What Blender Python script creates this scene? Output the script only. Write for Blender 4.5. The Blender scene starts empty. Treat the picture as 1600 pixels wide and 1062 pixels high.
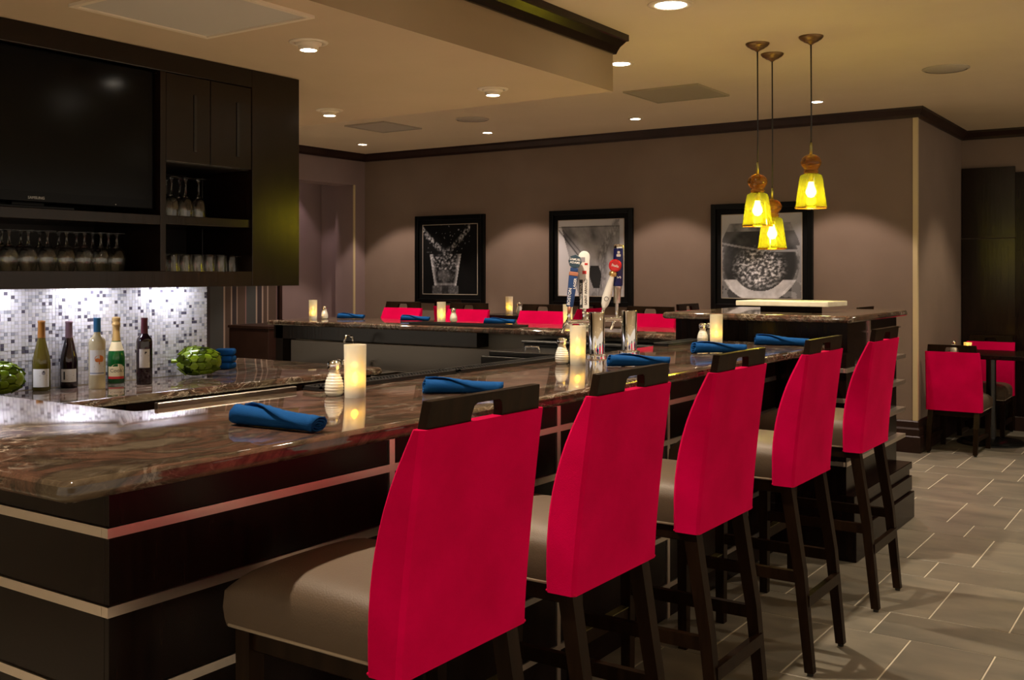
import bpy, bmesh, math, random
from mathutils import Vector, Matrix, noise
PI = math.pi
scene = bpy.context.scene
COL = scene.collection
random.seed(7)

# ---------------------------------------------------------------- camera, world, exposure
cam_d = bpy.data.cameras.new('camera'); cam = bpy.data.objects.new('camera', cam_d); COL.objects.link(cam)
cam.location = (0, 0, 1.43)
cam.rotation_euler = (PI / 2, 0, math.atan2(1106, 1626))
cam_d.sensor_width = 36.0; cam_d.lens = 36.0 * 1626 / 1600; cam_d.shift_y = -103 / 1600
cam_d.clip_start = 0.05; cam_d.clip_end = 100
scene.camera = cam
scene.view_settings.view_transform = 'Standard'
scene.view_settings.look = 'None'
scene.view_settings.gamma = 1.0
scene.view_settings.use_curve_mapping = False
scene.view_settings.exposure = 1.45
world = bpy.data.worlds.new('world'); scene.world = world; world.use_nodes = True
world.node_tree.nodes['Background'].inputs[0].default_value = (1.0, 0.83, 0.64, 1)
world.node_tree.nodes['Background'].inputs[1].default_value = 0.31
SPOT_W = 1.0          # common factor of the recessed lamps

# ---------------------------------------------------------------- materials
MATS = {}
def new_mat(name):
    m = bpy.data.materials.new(name); m.use_nodes = True
    nt = m.node_tree; b = nt.nodes['Principled BSDF']; MATS[name] = m
    return m, nt, b
def setp(b, **k):
    for a, v in k.items():
        n = {'rough': 'Roughness', 'metal': 'Metallic', 'coat': 'Coat Weight', 'coatr': 'Coat Roughness', 'spec': 'Specular IOR Level',
             'trans': 'Transmission Weight', 'ior': 'IOR', 'sheen': 'Sheen Weight', 'sheenr': 'Sheen Roughness', 'alpha': 'Alpha'}[a]
        b.inputs[n].default_value = v
def plain(name, col, rough=0.5, **k):
    m, nt, b = new_mat(name)
    b.inputs['Base Color'].default_value = (*col, 1); setp(b, rough=rough, **k)
    return m
def noisy(name, stops, scale=5, detail=6, rough=0.5, stretch=(1, 1, 1), bump=0.0, bscale=None, dist=0.0, **k):
    m, nt, b = new_mat(name); N = nt.nodes; L = nt.links
    tc = N.new('ShaderNodeTexCoord'); mp = N.new('ShaderNodeMapping'); mp.inputs['Scale'].default_value = stretch
    L.new(tc.outputs['Object'], mp.inputs[0])
    nz = N.new('ShaderNodeTexNoise'); nz.inputs['Scale'].default_value = scale; nz.inputs['Detail'].default_value = detail
    nz.inputs['Distortion'].default_value = dist
    L.new(mp.outputs[0], nz.inputs['Vector'])
    cr = N.new('ShaderNodeValToRGB'); L.new(nz.outputs['Fac'], cr.inputs[0])
    e = cr.color_ramp.elements
    e[0].position, e[0].color = stops[0][0], (*stops[0][1], 1)
    e[1].position, e[1].color = stops[-1][0], (*stops[-1][1], 1)
    for p, c in stops[1:-1]:
        x = e.new(p); x.color = (*c, 1)
    L.new(cr.outputs[0], b.inputs['Base Color']); setp(b, rough=rough, **k)
    if bump:
        n2 = N.new('ShaderNodeTexNoise'); n2.inputs['Scale'].default_value = bscale or scale; n2.inputs['Detail'].default_value = 4
        L.new(mp.outputs[0], n2.inputs['Vector'])
        bp = N.new('ShaderNodeBump'); bp.inputs['Strength'].default_value = bump; bp.inputs['Distance'].default_value = 0.004
        L.new(n2.outputs['Fac'], bp.inputs['Height']); L.new(bp.outputs[0], b.inputs['Normal'])
    return m
def emit(name, col, s):
    m, nt, b = new_mat(name)
    b.inputs['Base Color'].default_value = (*col, 1)
    b.inputs['Emission Color'].default_value = (*col, 1); b.inputs['Emission Strength'].default_value = s
    return m

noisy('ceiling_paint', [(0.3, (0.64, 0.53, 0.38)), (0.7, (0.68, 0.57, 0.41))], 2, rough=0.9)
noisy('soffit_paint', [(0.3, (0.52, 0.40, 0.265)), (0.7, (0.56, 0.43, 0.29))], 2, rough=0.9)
noisy('wall_paint', [(0.3, (0.180, 0.130, 0.098)), (0.7, (0.200, 0.146, 0.112))], 3, rough=0.85, bump=0.05, bscale=300)
noisy('wall_mauve', [(0.3, (0.215, 0.155, 0.150)), (0.7, (0.235, 0.172, 0.168))], 3, rough=0.85)
plain('corner_guard', (0.55, 0.45, 0.26), 0.4)
noisy('dark_wood', [(0.35, (0.0050, 0.0022, 0.0018)), (0.65, (0.0095, 0.0044, 0.0034))], 6, stretch=(6, 6, 0.6), rough=0.24, spec=0.16)
noisy('dark_trim', [(0.35, (0.018, 0.008, 0.006)), (0.65, (0.028, 0.013, 0.010))], 6, rough=0.35, spec=0.25)
noisy('cabinet_wood', [(0.35, (0.0065, 0.0028, 0.0014)), (0.65, (0.012, 0.0056, 0.0028))], 5, stretch=(8, 8, 0.7), rough=0.22, spec=0.34, bump=0.10, bscale=6)
noisy('cabinet_inside', [(0.3, (0.006, 0.004, 0.003)), (0.7, (0.010, 0.006, 0.004))], 5, rough=0.5)
noisy('chair_wood', [(0.35, (0.0095, 0.0046, 0.0022)), (0.65, (0.017, 0.0085, 0.0042))], 8, stretch=(5, 5, 0.6), rough=0.35, spec=0.08)
plain('strip_steel', (0.82, 0.74, 0.68), 0.32, metal=1.0)
plain('steel', (0.60, 0.58, 0.55), 0.28, metal=1.0)
plain('sink_steel', (0.14, 0.125, 0.11), 0.34, metal=1.0)
plain('chrome', (0.85, 0.85, 0.86), 0.06, metal=1.0)
plain('bronze', (0.20, 0.12, 0.05), 0.35, metal=0.8)
plain('brass_plate', (0.30, 0.27, 0.10), 0.35, metal=0.9)
noisy('red_fabric', [(0.3, (0.52, 0.0, 0.056)), (0.7, (0.72, 0.0, 0.088))], 4, rough=0.9, spec=0.06, bump=0.25, bscale=500)
noisy('red_piping', [(0.3, (0.60, 0.0, 0.05)), (0.7, (0.68, 0.004, 0.07))], 4, rough=0.8, spec=0.1)
noisy('taupe_leather', [(0.3, (0.088, 0.062, 0.042)), (0.7, (0.105, 0.075, 0.051))], 6, rough=0.5, spec=0.3, bump=0.15, bscale=250)
plain('seat_welt', (0.32, 0.26, 0.19), 0.6)
noisy('blue_cloth', [(0.3, (0.004, 0.050, 0.190)), (0.7, (0.008, 0.072, 0.250))], 12, rough=0.9, spec=0.08, bump=0.4, bscale=700)
plain('black_rubber', (0.008, 0.008, 0.009), 0.45)
plain('black_plastic', (0.006, 0.006, 0.006), 0.22)
plain('tv_black', (0.002, 0.002, 0.0025), 0.15, spec=0.12)
plain('tv_screen', (0.001, 0.001, 0.0012), 0.14, spec=0.14)
plain('logo_grey', (0.55, 0.55, 0.55), 0.5)
plain('beige_panel', (0.30, 0.27, 0.21), 0.6)
plain('vent_grey', (0.42, 0.37, 0.30), 0.7)
plain('access_grey', (0.52, 0.48, 0.42), 0.7)
plain('vent_warm', (0.36, 0.31, 0.21), 0.7)
plain('white_trim', (0.70, 0.60, 0.46), 0.5)
plain('salt_white', (0.75, 0.76, 0.70), 0.25, coat=1.0, coatr=0.05)
plain('pepper_dark', (0.05, 0.045, 0.035), 0.2, coat=1.0, coatr=0.05)
plain('paper', (0.70, 0.68, 0.66), 0.7)
plain('paper_cream', (0.72, 0.58, 0.33), 0.6)
plain('ink', (0.02, 0.02, 0.025), 0.6)
plain('ink_grey', (0.30, 0.28, 0.32), 0.6)
plain('orange_ink', (0.70, 0.19, 0.03), 0.6)
plain('blue_ink', (0.03, 0.09, 0.25), 0.6)
plain('red_ink', (0.50, 0.02, 0.02), 0.5)
plain('foil_gold', (0.75, 0.50, 0.20), 0.3, metal=0.85)
plain('foil_amber', (0.30, 0.12, 0.02), 0.35)
plain('foil_mauve', (0.18, 0.10, 0.13), 0.4)
plain('foil_blue', (0.01, 0.14, 0.33), 0.4)
plain('foil_wine', (0.09, 0.010, 0.025), 0.4)
plain('bottle_olive', (0.085, 0.065, 0.008), 0.05, spec=0.6)
plain('bottle_dark', (0.012, 0.003, 0.006), 0.04, spec=0.6)
plain('bottle_clear', (0.56, 0.48, 0.30), 0.06, spec=0.6)
plain('bottle_green', (0.006, 0.085, 0.016), 0.05, spec=0.6)
noisy('green_glaze', [(0.3, (0.170, 0.260, 0.008)), (0.7, (0.240, 0.340, 0.016))], 14, rough=0.12, spec=0.7)
plain('handle_navy', (0.012, 0.045, 0.16), 0.3)
plain('handle_blue', (0.010, 0.016, 0.13), 0.3)
plain('handle_white', (0.78, 0.78, 0.76), 0.3)
plain('handle_red', (0.62, 0.015, 0.02), 0.25)
plain('handle_teal', (0.02, 0.05, 0.08), 0.3)
plain('handle_copper', (0.38, 0.15, 0.09), 0.4)
plain('white_ink', (0.85, 0.85, 0.85), 0.5)
noisy('white_slab', [(0.35, (0.62, 0.58, 0.44)), (0.6, (0.74, 0.71, 0.58))], 8, rough=0.25)
plain('frame_black', (0.003, 0.003, 0.0028), 0.3, spec=0.12)
plain('frame_mat', (0.004, 0.004, 0.004), 0.6, spec=0.1)
plain('grout', (0.62, 0.58, 0.48), 0.9)
emit('lamp_white', (1.0, 0.88, 0.72), 14.0)
emit('led_strip', (0.86, 0.88, 1.0), 6.0)
emit('bulb', (1.0, 0.92, 0.50), 32.0)
emit('led_flame', (1.0, 0.46, 0.03), 12.0)
m, nt, b = new_mat('clear_glass'); b.inputs['Base Color'].default_value = (0.95, 0.96, 0.95, 1); setp(b, rough=0.02, trans=1.0, ior=1.45)
m, nt, b = new_mat('frosted_glass'); b.inputs['Base Color'].default_value = (0.93, 0.95, 0.90, 1); setp(b, rough=0.40, trans=0.48, ior=1.2)
m, nt, b = new_mat('amber_glass'); b.inputs['Base Color'].default_value = (0.50, 0.20, 0.015, 1); setp(b, rough=0.08, trans=0.85, ior=1.4)

def seeded_glass():
    m, nt, b = new_mat('seeded_glass'); N = nt.nodes; L = nt.links
    out = N['Material Output']
    tr = N.new('ShaderNodeBsdfTransparent'); tr.inputs[0].default_value = (0.60, 0.51, 0.05, 1)
    tl = N.new('ShaderNodeBsdfTranslucent'); tl.inputs[0].default_value = (0.085, 0.074, 0.003, 1)
    gl = N.new('ShaderNodeBsdfGlossy'); gl.inputs['Roughness'].default_value = 0.1
    vo = N.new('ShaderNodeTexVoronoi'); vo.inputs['Scale'].default_value = 130
    tc = N.new('ShaderNodeTexCoord'); L.new(tc.outputs['Object'], vo.inputs['Vector'])
    rp = N.new('ShaderNodeValToRGB'); L.new(vo.outputs['Distance'], rp.inputs[0])
    rp.color_ramp.elements[0].color = (0.10, 0.10, 0.10, 1); rp.color_ramp.elements[0].position = 0.15
    rp.color_ramp.elements[1].color = (0.55, 0.55, 0.55, 1); rp.color_ramp.elements[1].position = 0.6
    m1 = N.new('ShaderNodeMixShader'); L.new(rp.outputs[0], m1.inputs[0]); L.new(tr.outputs[0], m1.inputs[1]); L.new(tl.outputs[0], m1.inputs[2])
    m2 = N.new('ShaderNodeMixShader'); m2.inputs[0].default_value = 0.06; L.new(m1.outputs[0], m2.inputs[1]); L.new(gl.outputs[0], m2.inputs[2])
    L.new(m2.outputs[0], out.inputs[0]); N.remove(b)
seeded_glass()

def granite():
    m, nt, b = new_mat('granite'); N = nt.nodes; L = nt.links
    tc = N.new('ShaderNodeTexCoord'); mp = N.new('ShaderNodeMapping')
    mp.inputs['Rotation'].default_value = (0, 0, 0.35); mp.inputs['Scale'].default_value = (1.0, 0.55, 1.0)
    L.new(tc.outputs['Object'], mp.inputs[0])
    def nz(scale, detail, dist, rough=0.6):
        n = N.new('ShaderNodeTexNoise'); n.inputs['Scale'].default_value = scale; n.inputs['Detail'].default_value = detail
        n.inputs['Distortion'].default_value = dist; n.inputs['Roughness'].default_value = rough
        L.new(mp.outputs[0], n.inputs['Vector']); return n
    def ramp(src, stops):
        r = N.new('ShaderNodeValToRGB'); L.new(src, r.inputs[0]); e = r.color_ramp.elements
        e[0].position, e[0].color = stops[0][0], (*stops[0][1], 1); e[1].position, e[1].color = stops[-1][0], (*stops[-1][1], 1)
        for p, c in stops[1:-1]:
            x = e.new(p); x.color = (*c, 1)
        return r
    base = ramp(nz(3.6, 10, 1.8).outputs['Fac'], [(0.30, (0.024, 0.017, 0.012)), (0.40, (0.085, 0.064, 0.042)), (0.46, (0.034, 0.023, 0.017)), (0.52, (0.110, 0.058, 0.040)), (0.58, (0.045, 0.030, 0.022)), (0.64, (0.120, 0.096, 0.068)), (0.74, (0.050, 0.036, 0.028))])
    vein = nz(3.2, 10, 2.4, 0.65)
    ab = N.new('ShaderNodeMath'); ab.operation = 'SUBTRACT'; ab.inputs[1].default_value = 0.5; L.new(vein.outputs['Fac'], ab.inputs[0])
    ab2 = N.new('ShaderNodeMath'); ab2.operation = 'ABSOLUTE'; L.new(ab.outputs[0], ab2.inputs[0])
    vr = ramp(ab2.outputs[0], [(0.0, (1, 1, 1)), (0.005, (0.8, 0.8, 0.8)), (0.016, (0, 0, 0))])
    mask = ramp(nz(1.7, 3, 0.5).outputs['Fac'], [(0.42, (0.05, 0.05, 0.05)), (0.56, (0.9, 0.9, 0.9))])
    v2 = nz(7.5, 8, 1.5, 0.6); s2 = N.new('ShaderNodeMath'); s2.operation = 'SUBTRACT'; s2.inputs[1].default_value = 0.47; L.new(v2.outputs['Fac'], s2.inputs[0])
    a2 = N.new('ShaderNodeMath'); a2.operation = 'ABSOLUTE'; L.new(s2.outputs[0], a2.inputs[0])
    vr2 = ramp(a2.outputs[0], [(0.0, (0.6, 0.6, 0.6)), (0.010, (0, 0, 0))])
    mxv = N.new('ShaderNodeMath'); mxv.operation = 'MAXIMUM'; L.new(vr.outputs[0], mxv.inputs[0]); L.new(vr2.outputs[0], mxv.inputs[1])
    mu = N.new('ShaderNodeMath'); mu.operation = 'MULTIPLY'; L.new(mxv.outputs[0], mu.inputs[0]); L.new(mask.outputs[0], mu.inputs[1])
    mx = N.new('ShaderNodeMix'); mx.data_type = 'RGBA'; L.new(mu.outputs[0], mx.inputs['Factor']); L.new(base.outputs[0], mx.inputs['A'])
    mx.inputs['B'].default_value = (0.42, 0.36, 0.30, 1)
    L.new(mx.outputs['Result'], b.inputs['Base Color']); setp(b, rough=0.045, spec=0.55)
granite()

def tile_mat():
    m, nt, b = new_mat('slate_tile'); N = nt.nodes; L = nt.links
    tc = N.new('ShaderNodeTexCoord'); oi = N.new('ShaderNodeObjectInfo')
    geo = N.new('ShaderNodeNewGeometry'); mp = N.new('ShaderNodeMapping'); mp.inputs['Scale'].default_value = (1.0, 2.2, 1)
    L.new(geo.outputs['Position'], mp.inputs[0]); L.new(oi.outputs['Random'], mp.inputs['Location'])
    n1 = N.new('ShaderNodeTexNoise'); n1.inputs['Scale'].default_value = 3.0; n1.inputs['Detail'].default_value = 7; n1.inputs['Distortion'].default_value = 0.6
    L.new(mp.outputs[0], n1.inputs['Vector'])
    r = N.new('ShaderNodeValToRGB'); L.new(n1.outputs['Fac'], r.inputs[0]); e = r.color_ramp.elements
    e[0].position, e[0].color = 0.30, (0.140, 0.132, 0.108, 1); e[1].position, e[1].color = 0.72, (0.245, 0.218, 0.168, 1)
    x = e.new(0.5); x.color = (0.190, 0.173, 0.138, 1)
    hv = N.new('ShaderNodeHueSaturation'); L.new(r.outputs[0], hv.inputs['Color'])
    mr = N.new('ShaderNodeMapRange'); L.new(oi.outputs['Random'], mr.inputs[0]); mr.inputs['To Min'].default_value = 0.86; mr.inputs['To Max'].default_value = 1.12
    L.new(mr.outputs[0], hv.inputs['Value'])
    L.new(hv.outputs[0], b.inputs['Base Color']); setp(b, rough=0.42)
    bp = N.new('ShaderNodeBump'); bp.inputs['Strength'].default_value = 0.12; bp.inputs['Distance'].default_value = 0.004
    L.new(n1.outputs['Fac'], bp.inputs['Height']); L.new(bp.outputs[0], b.inputs['Normal'])
tile_mat()

def stripes_mat():
    m, nt, b = new_mat('striped_paper'); N = nt.nodes; L = nt.links
    geo = N.new('ShaderNodeNewGeometry'); sp = N.new('ShaderNodeSeparateXYZ'); L.new(geo.outputs['Position'], sp.inputs[0])
    mr = N.new('ShaderNodeMapRange'); mr.inputs['From Min'].default_value = 6.9; mr.inputs['From Max'].default_value = 7.98; L.new(sp.outputs['Y'], mr.inputs[0])
    r = N.new('ShaderNodeValToRGB'); r.color_ramp.interpolation = 'CONSTANT'; L.new(mr.outputs[0], r.inputs[0])
    dk, br, gr, pale, mv = (0.030, 0.022, 0.024), (0.075, 0.048, 0.034), (0.050, 0.055, 0.055), (0.34, 0.27, 0.22), (0.24, 0.14, 0.14)
    st = [(0.0, dk), (0.12, gr), (0.28, pale), (0.30, br), (0.37, pale), (0.385, dk), (0.44, pale), (0.45, br), (0.55, mv), (0.56, gr), (0.68, pale), (0.70, dk), (0.76, pale), (0.78, br), (0.83, pale), (0.845, br), (0.95, mv), (0.96, dk)]
    e = r.color_ramp.elements
    e[0].position, e[0].color = 0, (*dk, 1); e[1].position, e[1].color = st[-1][0], (*st[-1][1], 1)
    for p, c in st[1:-1]:
        x = e.new(p); x.color = (*c, 1)
    L.new(r.outputs[0], b.inputs['Base Color']); setp(b, rough=0.7)
stripes_mat()

def print_mat():
    m, nt, b = new_mat('art_print'); N = nt.nodes; L = nt.links
    a = N.new('ShaderNodeVertexColor'); a.layer_name = 'Col'
    L.new(a.outputs[0], b.inputs['Base Color']); setp(b, rough=0.45, spec=0.1, coat=0.18, coatr=0.03)
print_mat()

# ---------------------------------------------------------------- mesh helpers
def BM(): return bmesh.new()
def bx(bm, x0, x1, y0, y1, z0, z1):
    r = bmesh.ops.create_cube(bm, size=1)
    for v in r['verts']:
        v.co = Vector(((x0 + x1) / 2 + v.co.x * (x1 - x0), (y0 + y1) / 2 + v.co.y * (y1 - y0), (z0 + z1) / 2 + v.co.z * (z1 - z0)))
    return r['verts']
def box(x0, x1, y0, y1, z0, z1, bev=0.0, seg=2):
    bm = BM(); bx(bm, min(x0, x1), max(x0, x1), min(y0, y1), max(y0, y1), min(z0, z1), max(z0, z1))
    if bev: bmesh.ops.bevel(bm, geom=list(bm.edges), offset=bev, segments=seg, affect='EDGES', profile=0.5)
    return bm
def lathe(prof, n=24, bm=None, c=(0, 0, 0), mat_=None):
    bm = bm or BM(); rings = []
    for r, z in prof:
        if r < 1e-6: rings.append([bm.verts.new((c[0], c[1], c[2] + z))])
        else: rings.append([bm.verts.new((c[0] + r * math.cos(2 * PI * i / n), c[1] + r * math.sin(2 * PI * i / n), c[2] + z)) for i in range(n)])
    for a, b_ in zip(rings, rings[1:]):
        for i in range(n):
            j = (i + 1) % n
            if len(a) == 1 and len(b_) == 1: continue
            if len(a) == 1: bm.faces.new((a[0], b_[j], b_[i]))
            elif len(b_) == 1: bm.faces.new((a[i], a[j], b_[0]))
            else: bm.faces.new((a[i], a[j], b_[j], b_[i]))
    return bm
def frame_of(d):
    d = d.normalized(); up = Vector((0, 0, 1)) if abs(d.z) < 0.95 else Vector((1, 0, 0))
    s = d.cross(up).normalized(); return s, s.cross(d).normalized()
def tube(pts, r, n=8, bm=None, closed=False):
    bm = bm or BM(); pts = [Vector(p) for p in pts]; rings = []; N = len(pts)
    for i, p in enumerate(pts):
        a = pts[i - 1] if (i or closed) else p; c = pts[(i + 1) % N] if (i < N - 1 or closed) else p
        s, u = frame_of(c - a); rr = r[i] if isinstance(r, (list, tuple)) else r
        rings.append([bm.verts.new(p + s * (rr * math.cos(2 * PI * k / n)) + u * (rr * math.sin(2 * PI * k / n))) for k in range(n)])
    for i in range(N if closed else N - 1):
        a, b_ = rings[i], rings[(i + 1) % N]
        for k in range(n): bm.faces.new((a[k], a[(k + 1) % n], b_[(k + 1) % n], b_[k]))
    if not closed:
        bm.faces.new(rings[0][::-1]); bm.faces.new(rings[-1])
    return bm
def leg_bm(pts):    # pts: (x, y, z, half) square section posts through points
    bm = BM(); rings = []
    for x, y, z, h in pts:
        rings.append([bm.verts.new((x + sx * h, y + sy * h, z)) for sx, sy in ((-1, -1), (1, -1), (1, 1), (-1, 1))])
    for a, b_ in zip(rings, rings[1:]):
        for k in range(4): bm.faces.new((a[k], a[(k + 1) % 4], b_[(k + 1) % 4], b_[k]))
    bm.faces.new(rings[0][::-1]); bm.faces.new(rings[-1])
    return bm
def prism(poly, axis, a0, a1, bev=0):    # poly 2-D points; axis 'x','y','z' extrusion
    bm = BM()
    def mk(p, a): return {'x': (a, p[0], p[1]), 'y': (p[0], a, p[1]), 'z': (p[0], p[1], a)}[axis]
    A = [bm.verts.new(mk(p, a0)) for p in poly]; B = [bm.verts.new(mk(p, a1)) for p in poly]
    n = len(poly)
    bm.faces.new(A); bm.faces.new(B[::-1])
    for i in range(n): bm.faces.new((A[i], B[i], B[(i + 1) % n], A[(i + 1) % n]))
    bmesh.ops.recalc_face_normals(bm, faces=bm.faces)
    if bev: bmesh.ops.bevel(bm, geom=list(bm.edges), offset=bev, segments=2, affect='EDGES', profile=0.5)
    return bm
def round_corners(poly, rad, seg=5):
    out = []; n = len(poly)
    for i, p in enumerate(poly):
        p = Vector(p); a = Vector(poly[i - 1]); c = Vector(poly[(i + 1) % n])
        r = rad[i] if isinstance(rad, (list, tuple)) else rad
        if r <= 0: out.append(p); continue
        d1 = (a - p).normalized(); d2 = (c - p).normalized(); half = d1.angle(d2) / 2; t = r / math.tan(half)
        ctr = p + (d1 + d2).normalized() * (r / math.sin(half)); s = p + d1 * t; e = p + d2 * t
        a0 = math.atan2(*(s - ctr).yx); a1 = math.atan2(*(e - ctr).yx); da = (a1 - a0 + PI) % (2 * PI) - PI
        for k in range(seg + 1): out.append(ctr + Vector((math.cos(a0 + da * k / seg), math.sin(a0 + da * k / seg))) * r)
    return out
def inset(poly, d):
    n = len(poly); out = []
    area = sum(poly[i].x * poly[(i + 1) % n].y - poly[(i + 1) % n].x * poly[i].y for i in range(n)); sgn = 1 if area > 0 else -1
    for i in range(n):
        e1 = (poly[i] - poly[i - 1]).normalized(); e2 = (poly[(i + 1) % n] - poly[i]).normalized()
        n1 = Vector((-e1.y, e1.x)) * sgn; n2 = Vector((-e2.y, e2.x)) * sgn; m_ = (n1 + n2); m_ = m_ / max(1e-6, m_.dot(n1))
        out.append(poly[i] + m_ * d)
    return out
def worktop(poly, rad, z0, z1):
    base = [Vector(p) for p in round_corners(poly, rad)]; h = z1 - z0
    prof = [(0.016, 0), (0.005, 0.10), (0.0, 0.30), (0.0, 0.52), (0.0035, 0.72), (0.0035, 0.78), (0.009, 0.93), (0.016, 0.99), (0.022, 1.0)]
    bm = BM(); rings = []
    for d, t in prof: rings.append([bm.verts.new((p.x, p.y, z0 + h * t)) for p in inset(base, d)])
    n = len(base)
    for a, b_ in zip(rings, rings[1:]):
        for k in range(n): bm.faces.new((a[k], a[(k + 1) % n], b_[(k + 1) % n], b_[k]))
    top = bm.faces.new(rings[-1]); bot = bm.faces.new(rings[0][::-1])
    bm.normal_update(); bmesh.ops.triangulate(bm, faces=[top, bot])
    bmesh.ops.recalc_face_normals(bm, faces=bm.faces)
    return bm
def sweep(path, prof):      # path: XY polyline, prof: (out, z) with out to the right of the path; mitred
    P = [Vector(p) for p in path]; bm = BM(); rings = []
    for i, p in enumerate(P):
        d1 = (p - P[i - 1]).normalized() if i else (P[1] - P[0]).normalized()
        d2 = (P[i + 1] - p).normalized() if i < len(P) - 1 else d1
        r1 = Vector((d1.y, -d1.x)); r2 = Vector((d2.y, -d2.x)); m_ = r1 + r2; m_ = m_ / m_.dot(r1)
        rings.append([bm.verts.new((p.x + m_.x * o, p.y + m_.y * o, z)) for o, z in prof])
    n = len(prof)
    for a, b_ in zip(rings, rings[1:]):
        for k in range(n): bm.faces.new((a[k], a[(k + 1) % n], b_[(k + 1) % n], b_[k]))
    bm.faces.new(rings[0][::-1]); bm.faces.new(rings[-1])
    bmesh.ops.recalc_face_normals(bm, faces=bm.faces)
    return bm
def xf(bm, loc=(0, 0, 0), rz=0, rx=0, ry=0, sc=None):
    M = Matrix.Translation(loc) @ Matrix.Rotation(rz, 4, 'Z') @ Matrix.Rotation(ry, 4, 'Y') @ Matrix.Rotation(rx, 4, 'X')
    if sc: M = M @ Matrix.Diagonal((*sc, 1))
    bmesh.ops.transform(bm, matrix=M, verts=bm.verts); return bm
def mesh_of(bm, name, mat, smooth=False, auto=None):
    me = bpy.data.meshes.new(name); bm.normal_update(); bm.to_mesh(me); bm.free()
    if mat: me.materials.append(MATS[mat])
    if smooth:
        for p in me.polygons: p.use_smooth = True
    if auto is not None:
        for p in me.polygons: p.use_smooth = True
        me.set_sharp_from_angle(angle=math.radians(auto))
    return me
def obj(name, bm, mat, parent=None, smooth=False, auto=None):
    me = bm if isinstance(bm, bpy.types.Mesh) else mesh_of(bm, name, mat, smooth, auto)
    o = bpy.data.objects.new(name, me); COL.objects.link(o)
    if parent: o.parent = parent
    return o
def tag(o, label, cat, group=None):
    o['label'] = label; o['category'] = cat
    if group: o['group'] = group
    return o
def thing(name, label, cat, loc=(0, 0, 0), rz=0, group=None):
    o = bpy.data.objects.new(name, None); COL.objects.link(o); o.empty_display_size = 0.05
    o.location = loc; o.rotation_euler = (0, 0, rz)
    return tag(o, label, cat, group)
def struct(name, bm, mat, parent=None, **k):
    o = obj(name, bm, mat, parent, **k)
    if not parent: o['kind'] = 'structure'
    return o
def dup(root, loc, rz, label=None, group=None):
    def cp(o, par):
        c = o.copy(); COL.objects.link(c); c.parent = par
        for ch in o.children: cp(ch, c)
        return c
    r = cp(root, None); r.location = loc; r.rotation_euler = (0, 0, rz)
    if label: r['label'] = label
    if group: r['group'] = group
    return r
def text_bm(s, size, extrude=0.0004, bold=0.0):
    cu = bpy.data.curves.new('txt', 'FONT'); cu.body = s; cu.size = size; cu.extrude = extrude; cu.offset = bold
    cu.align_x = 'CENTER'; cu.align_y = 'CENTER'; cu.resolution_u = 2
    o = bpy.data.objects.new('txt', cu); COL.objects.link(o)
    dg = bpy.context.evaluated_depsgraph_get(); me = bpy.data.meshes.new_from_object(o.evaluated_get(dg))
    bm = BM(); bm.from_mesh(me); bpy.data.meshes.remove(me); bpy.data.objects.remove(o); bpy.data.curves.remove(cu)
    return bm
def face_text(bm, loc, rz):      # text in its XY plane stood upright, reading from direction rz (its normal)
    return xf(xf(bm, rx=PI / 2), loc, rz + PI / 2)
def spot(name, loc, power, size, blend, col, parent=None, target=None, radius=0.03):
    d = bpy.data.lights.new(name, 'SPOT'); d.energy = power; d.spot_size = math.radians(size); d.spot_blend = blend; d.color = col; d.shadow_soft_size = radius
    o = bpy.data.objects.new(name, d); COL.objects.link(o); o.location = loc
    if target: o.rotation_euler = (Vector(target) - Vector(loc)).to_track_quat('-Z', 'Y').to_euler()
    if parent: o.parent = parent; o.matrix_parent_inverse = parent.matrix_basis.inverted()
    return o

# ---------------------------------------------------------------- setting
CEIL, SOF = 2.765, 2.447
fl = struct('floor', box(-9, 6, -4.5, 11, -0.12, -0.0025), 'grout')
tw = mesh_of(box(-0.1494, 0.1494, -0.3004, 0.3004, -0.008, 0.0, 0.0015, 1), 'floor_tile', 'slate_tile')
tn = mesh_of(box(-0.3022, 0.3022, -0.1509, 0.1509, -0.008, 0.0, 0.0015, 1), 'floor_tile_wide', 'slate_tile')
y = 8.815
while y > 1.2:
    pass
    for k in range(-4, 7):
        o = obj('floor_tile', tw, None, fl); o.location = (-1.305 + 0.305 * k + 0.1525, y - 0.3035, random.uniform(-0.0006, 0))
    for k in range(-2, 4):
        o = obj('floor_tile', tn, None, fl); o.location = (-1.155 + 0.61 * k - 0.305, y - 0.607 - 0.154, random.uniform(-0.0006, 0))
    y -= 0.915
y = 8.815
for rows in range(2):
    for k in range(-2, 4):
        o = obj('floor_tile', tn, None, fl); o.location = (-1.155 + 0.61 * k - 0.305, y + 0.154, random.uniform(-0.0006, 0))
    for k in range(-3, 6):
        o = obj('floor_tile', tw, None, fl); o.location = (-1.305 + 0.305 * k + 0.1525, y + 0.308 + 0.3035, random.uniform(-0.0006, 0))
    y += 0.915

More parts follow.
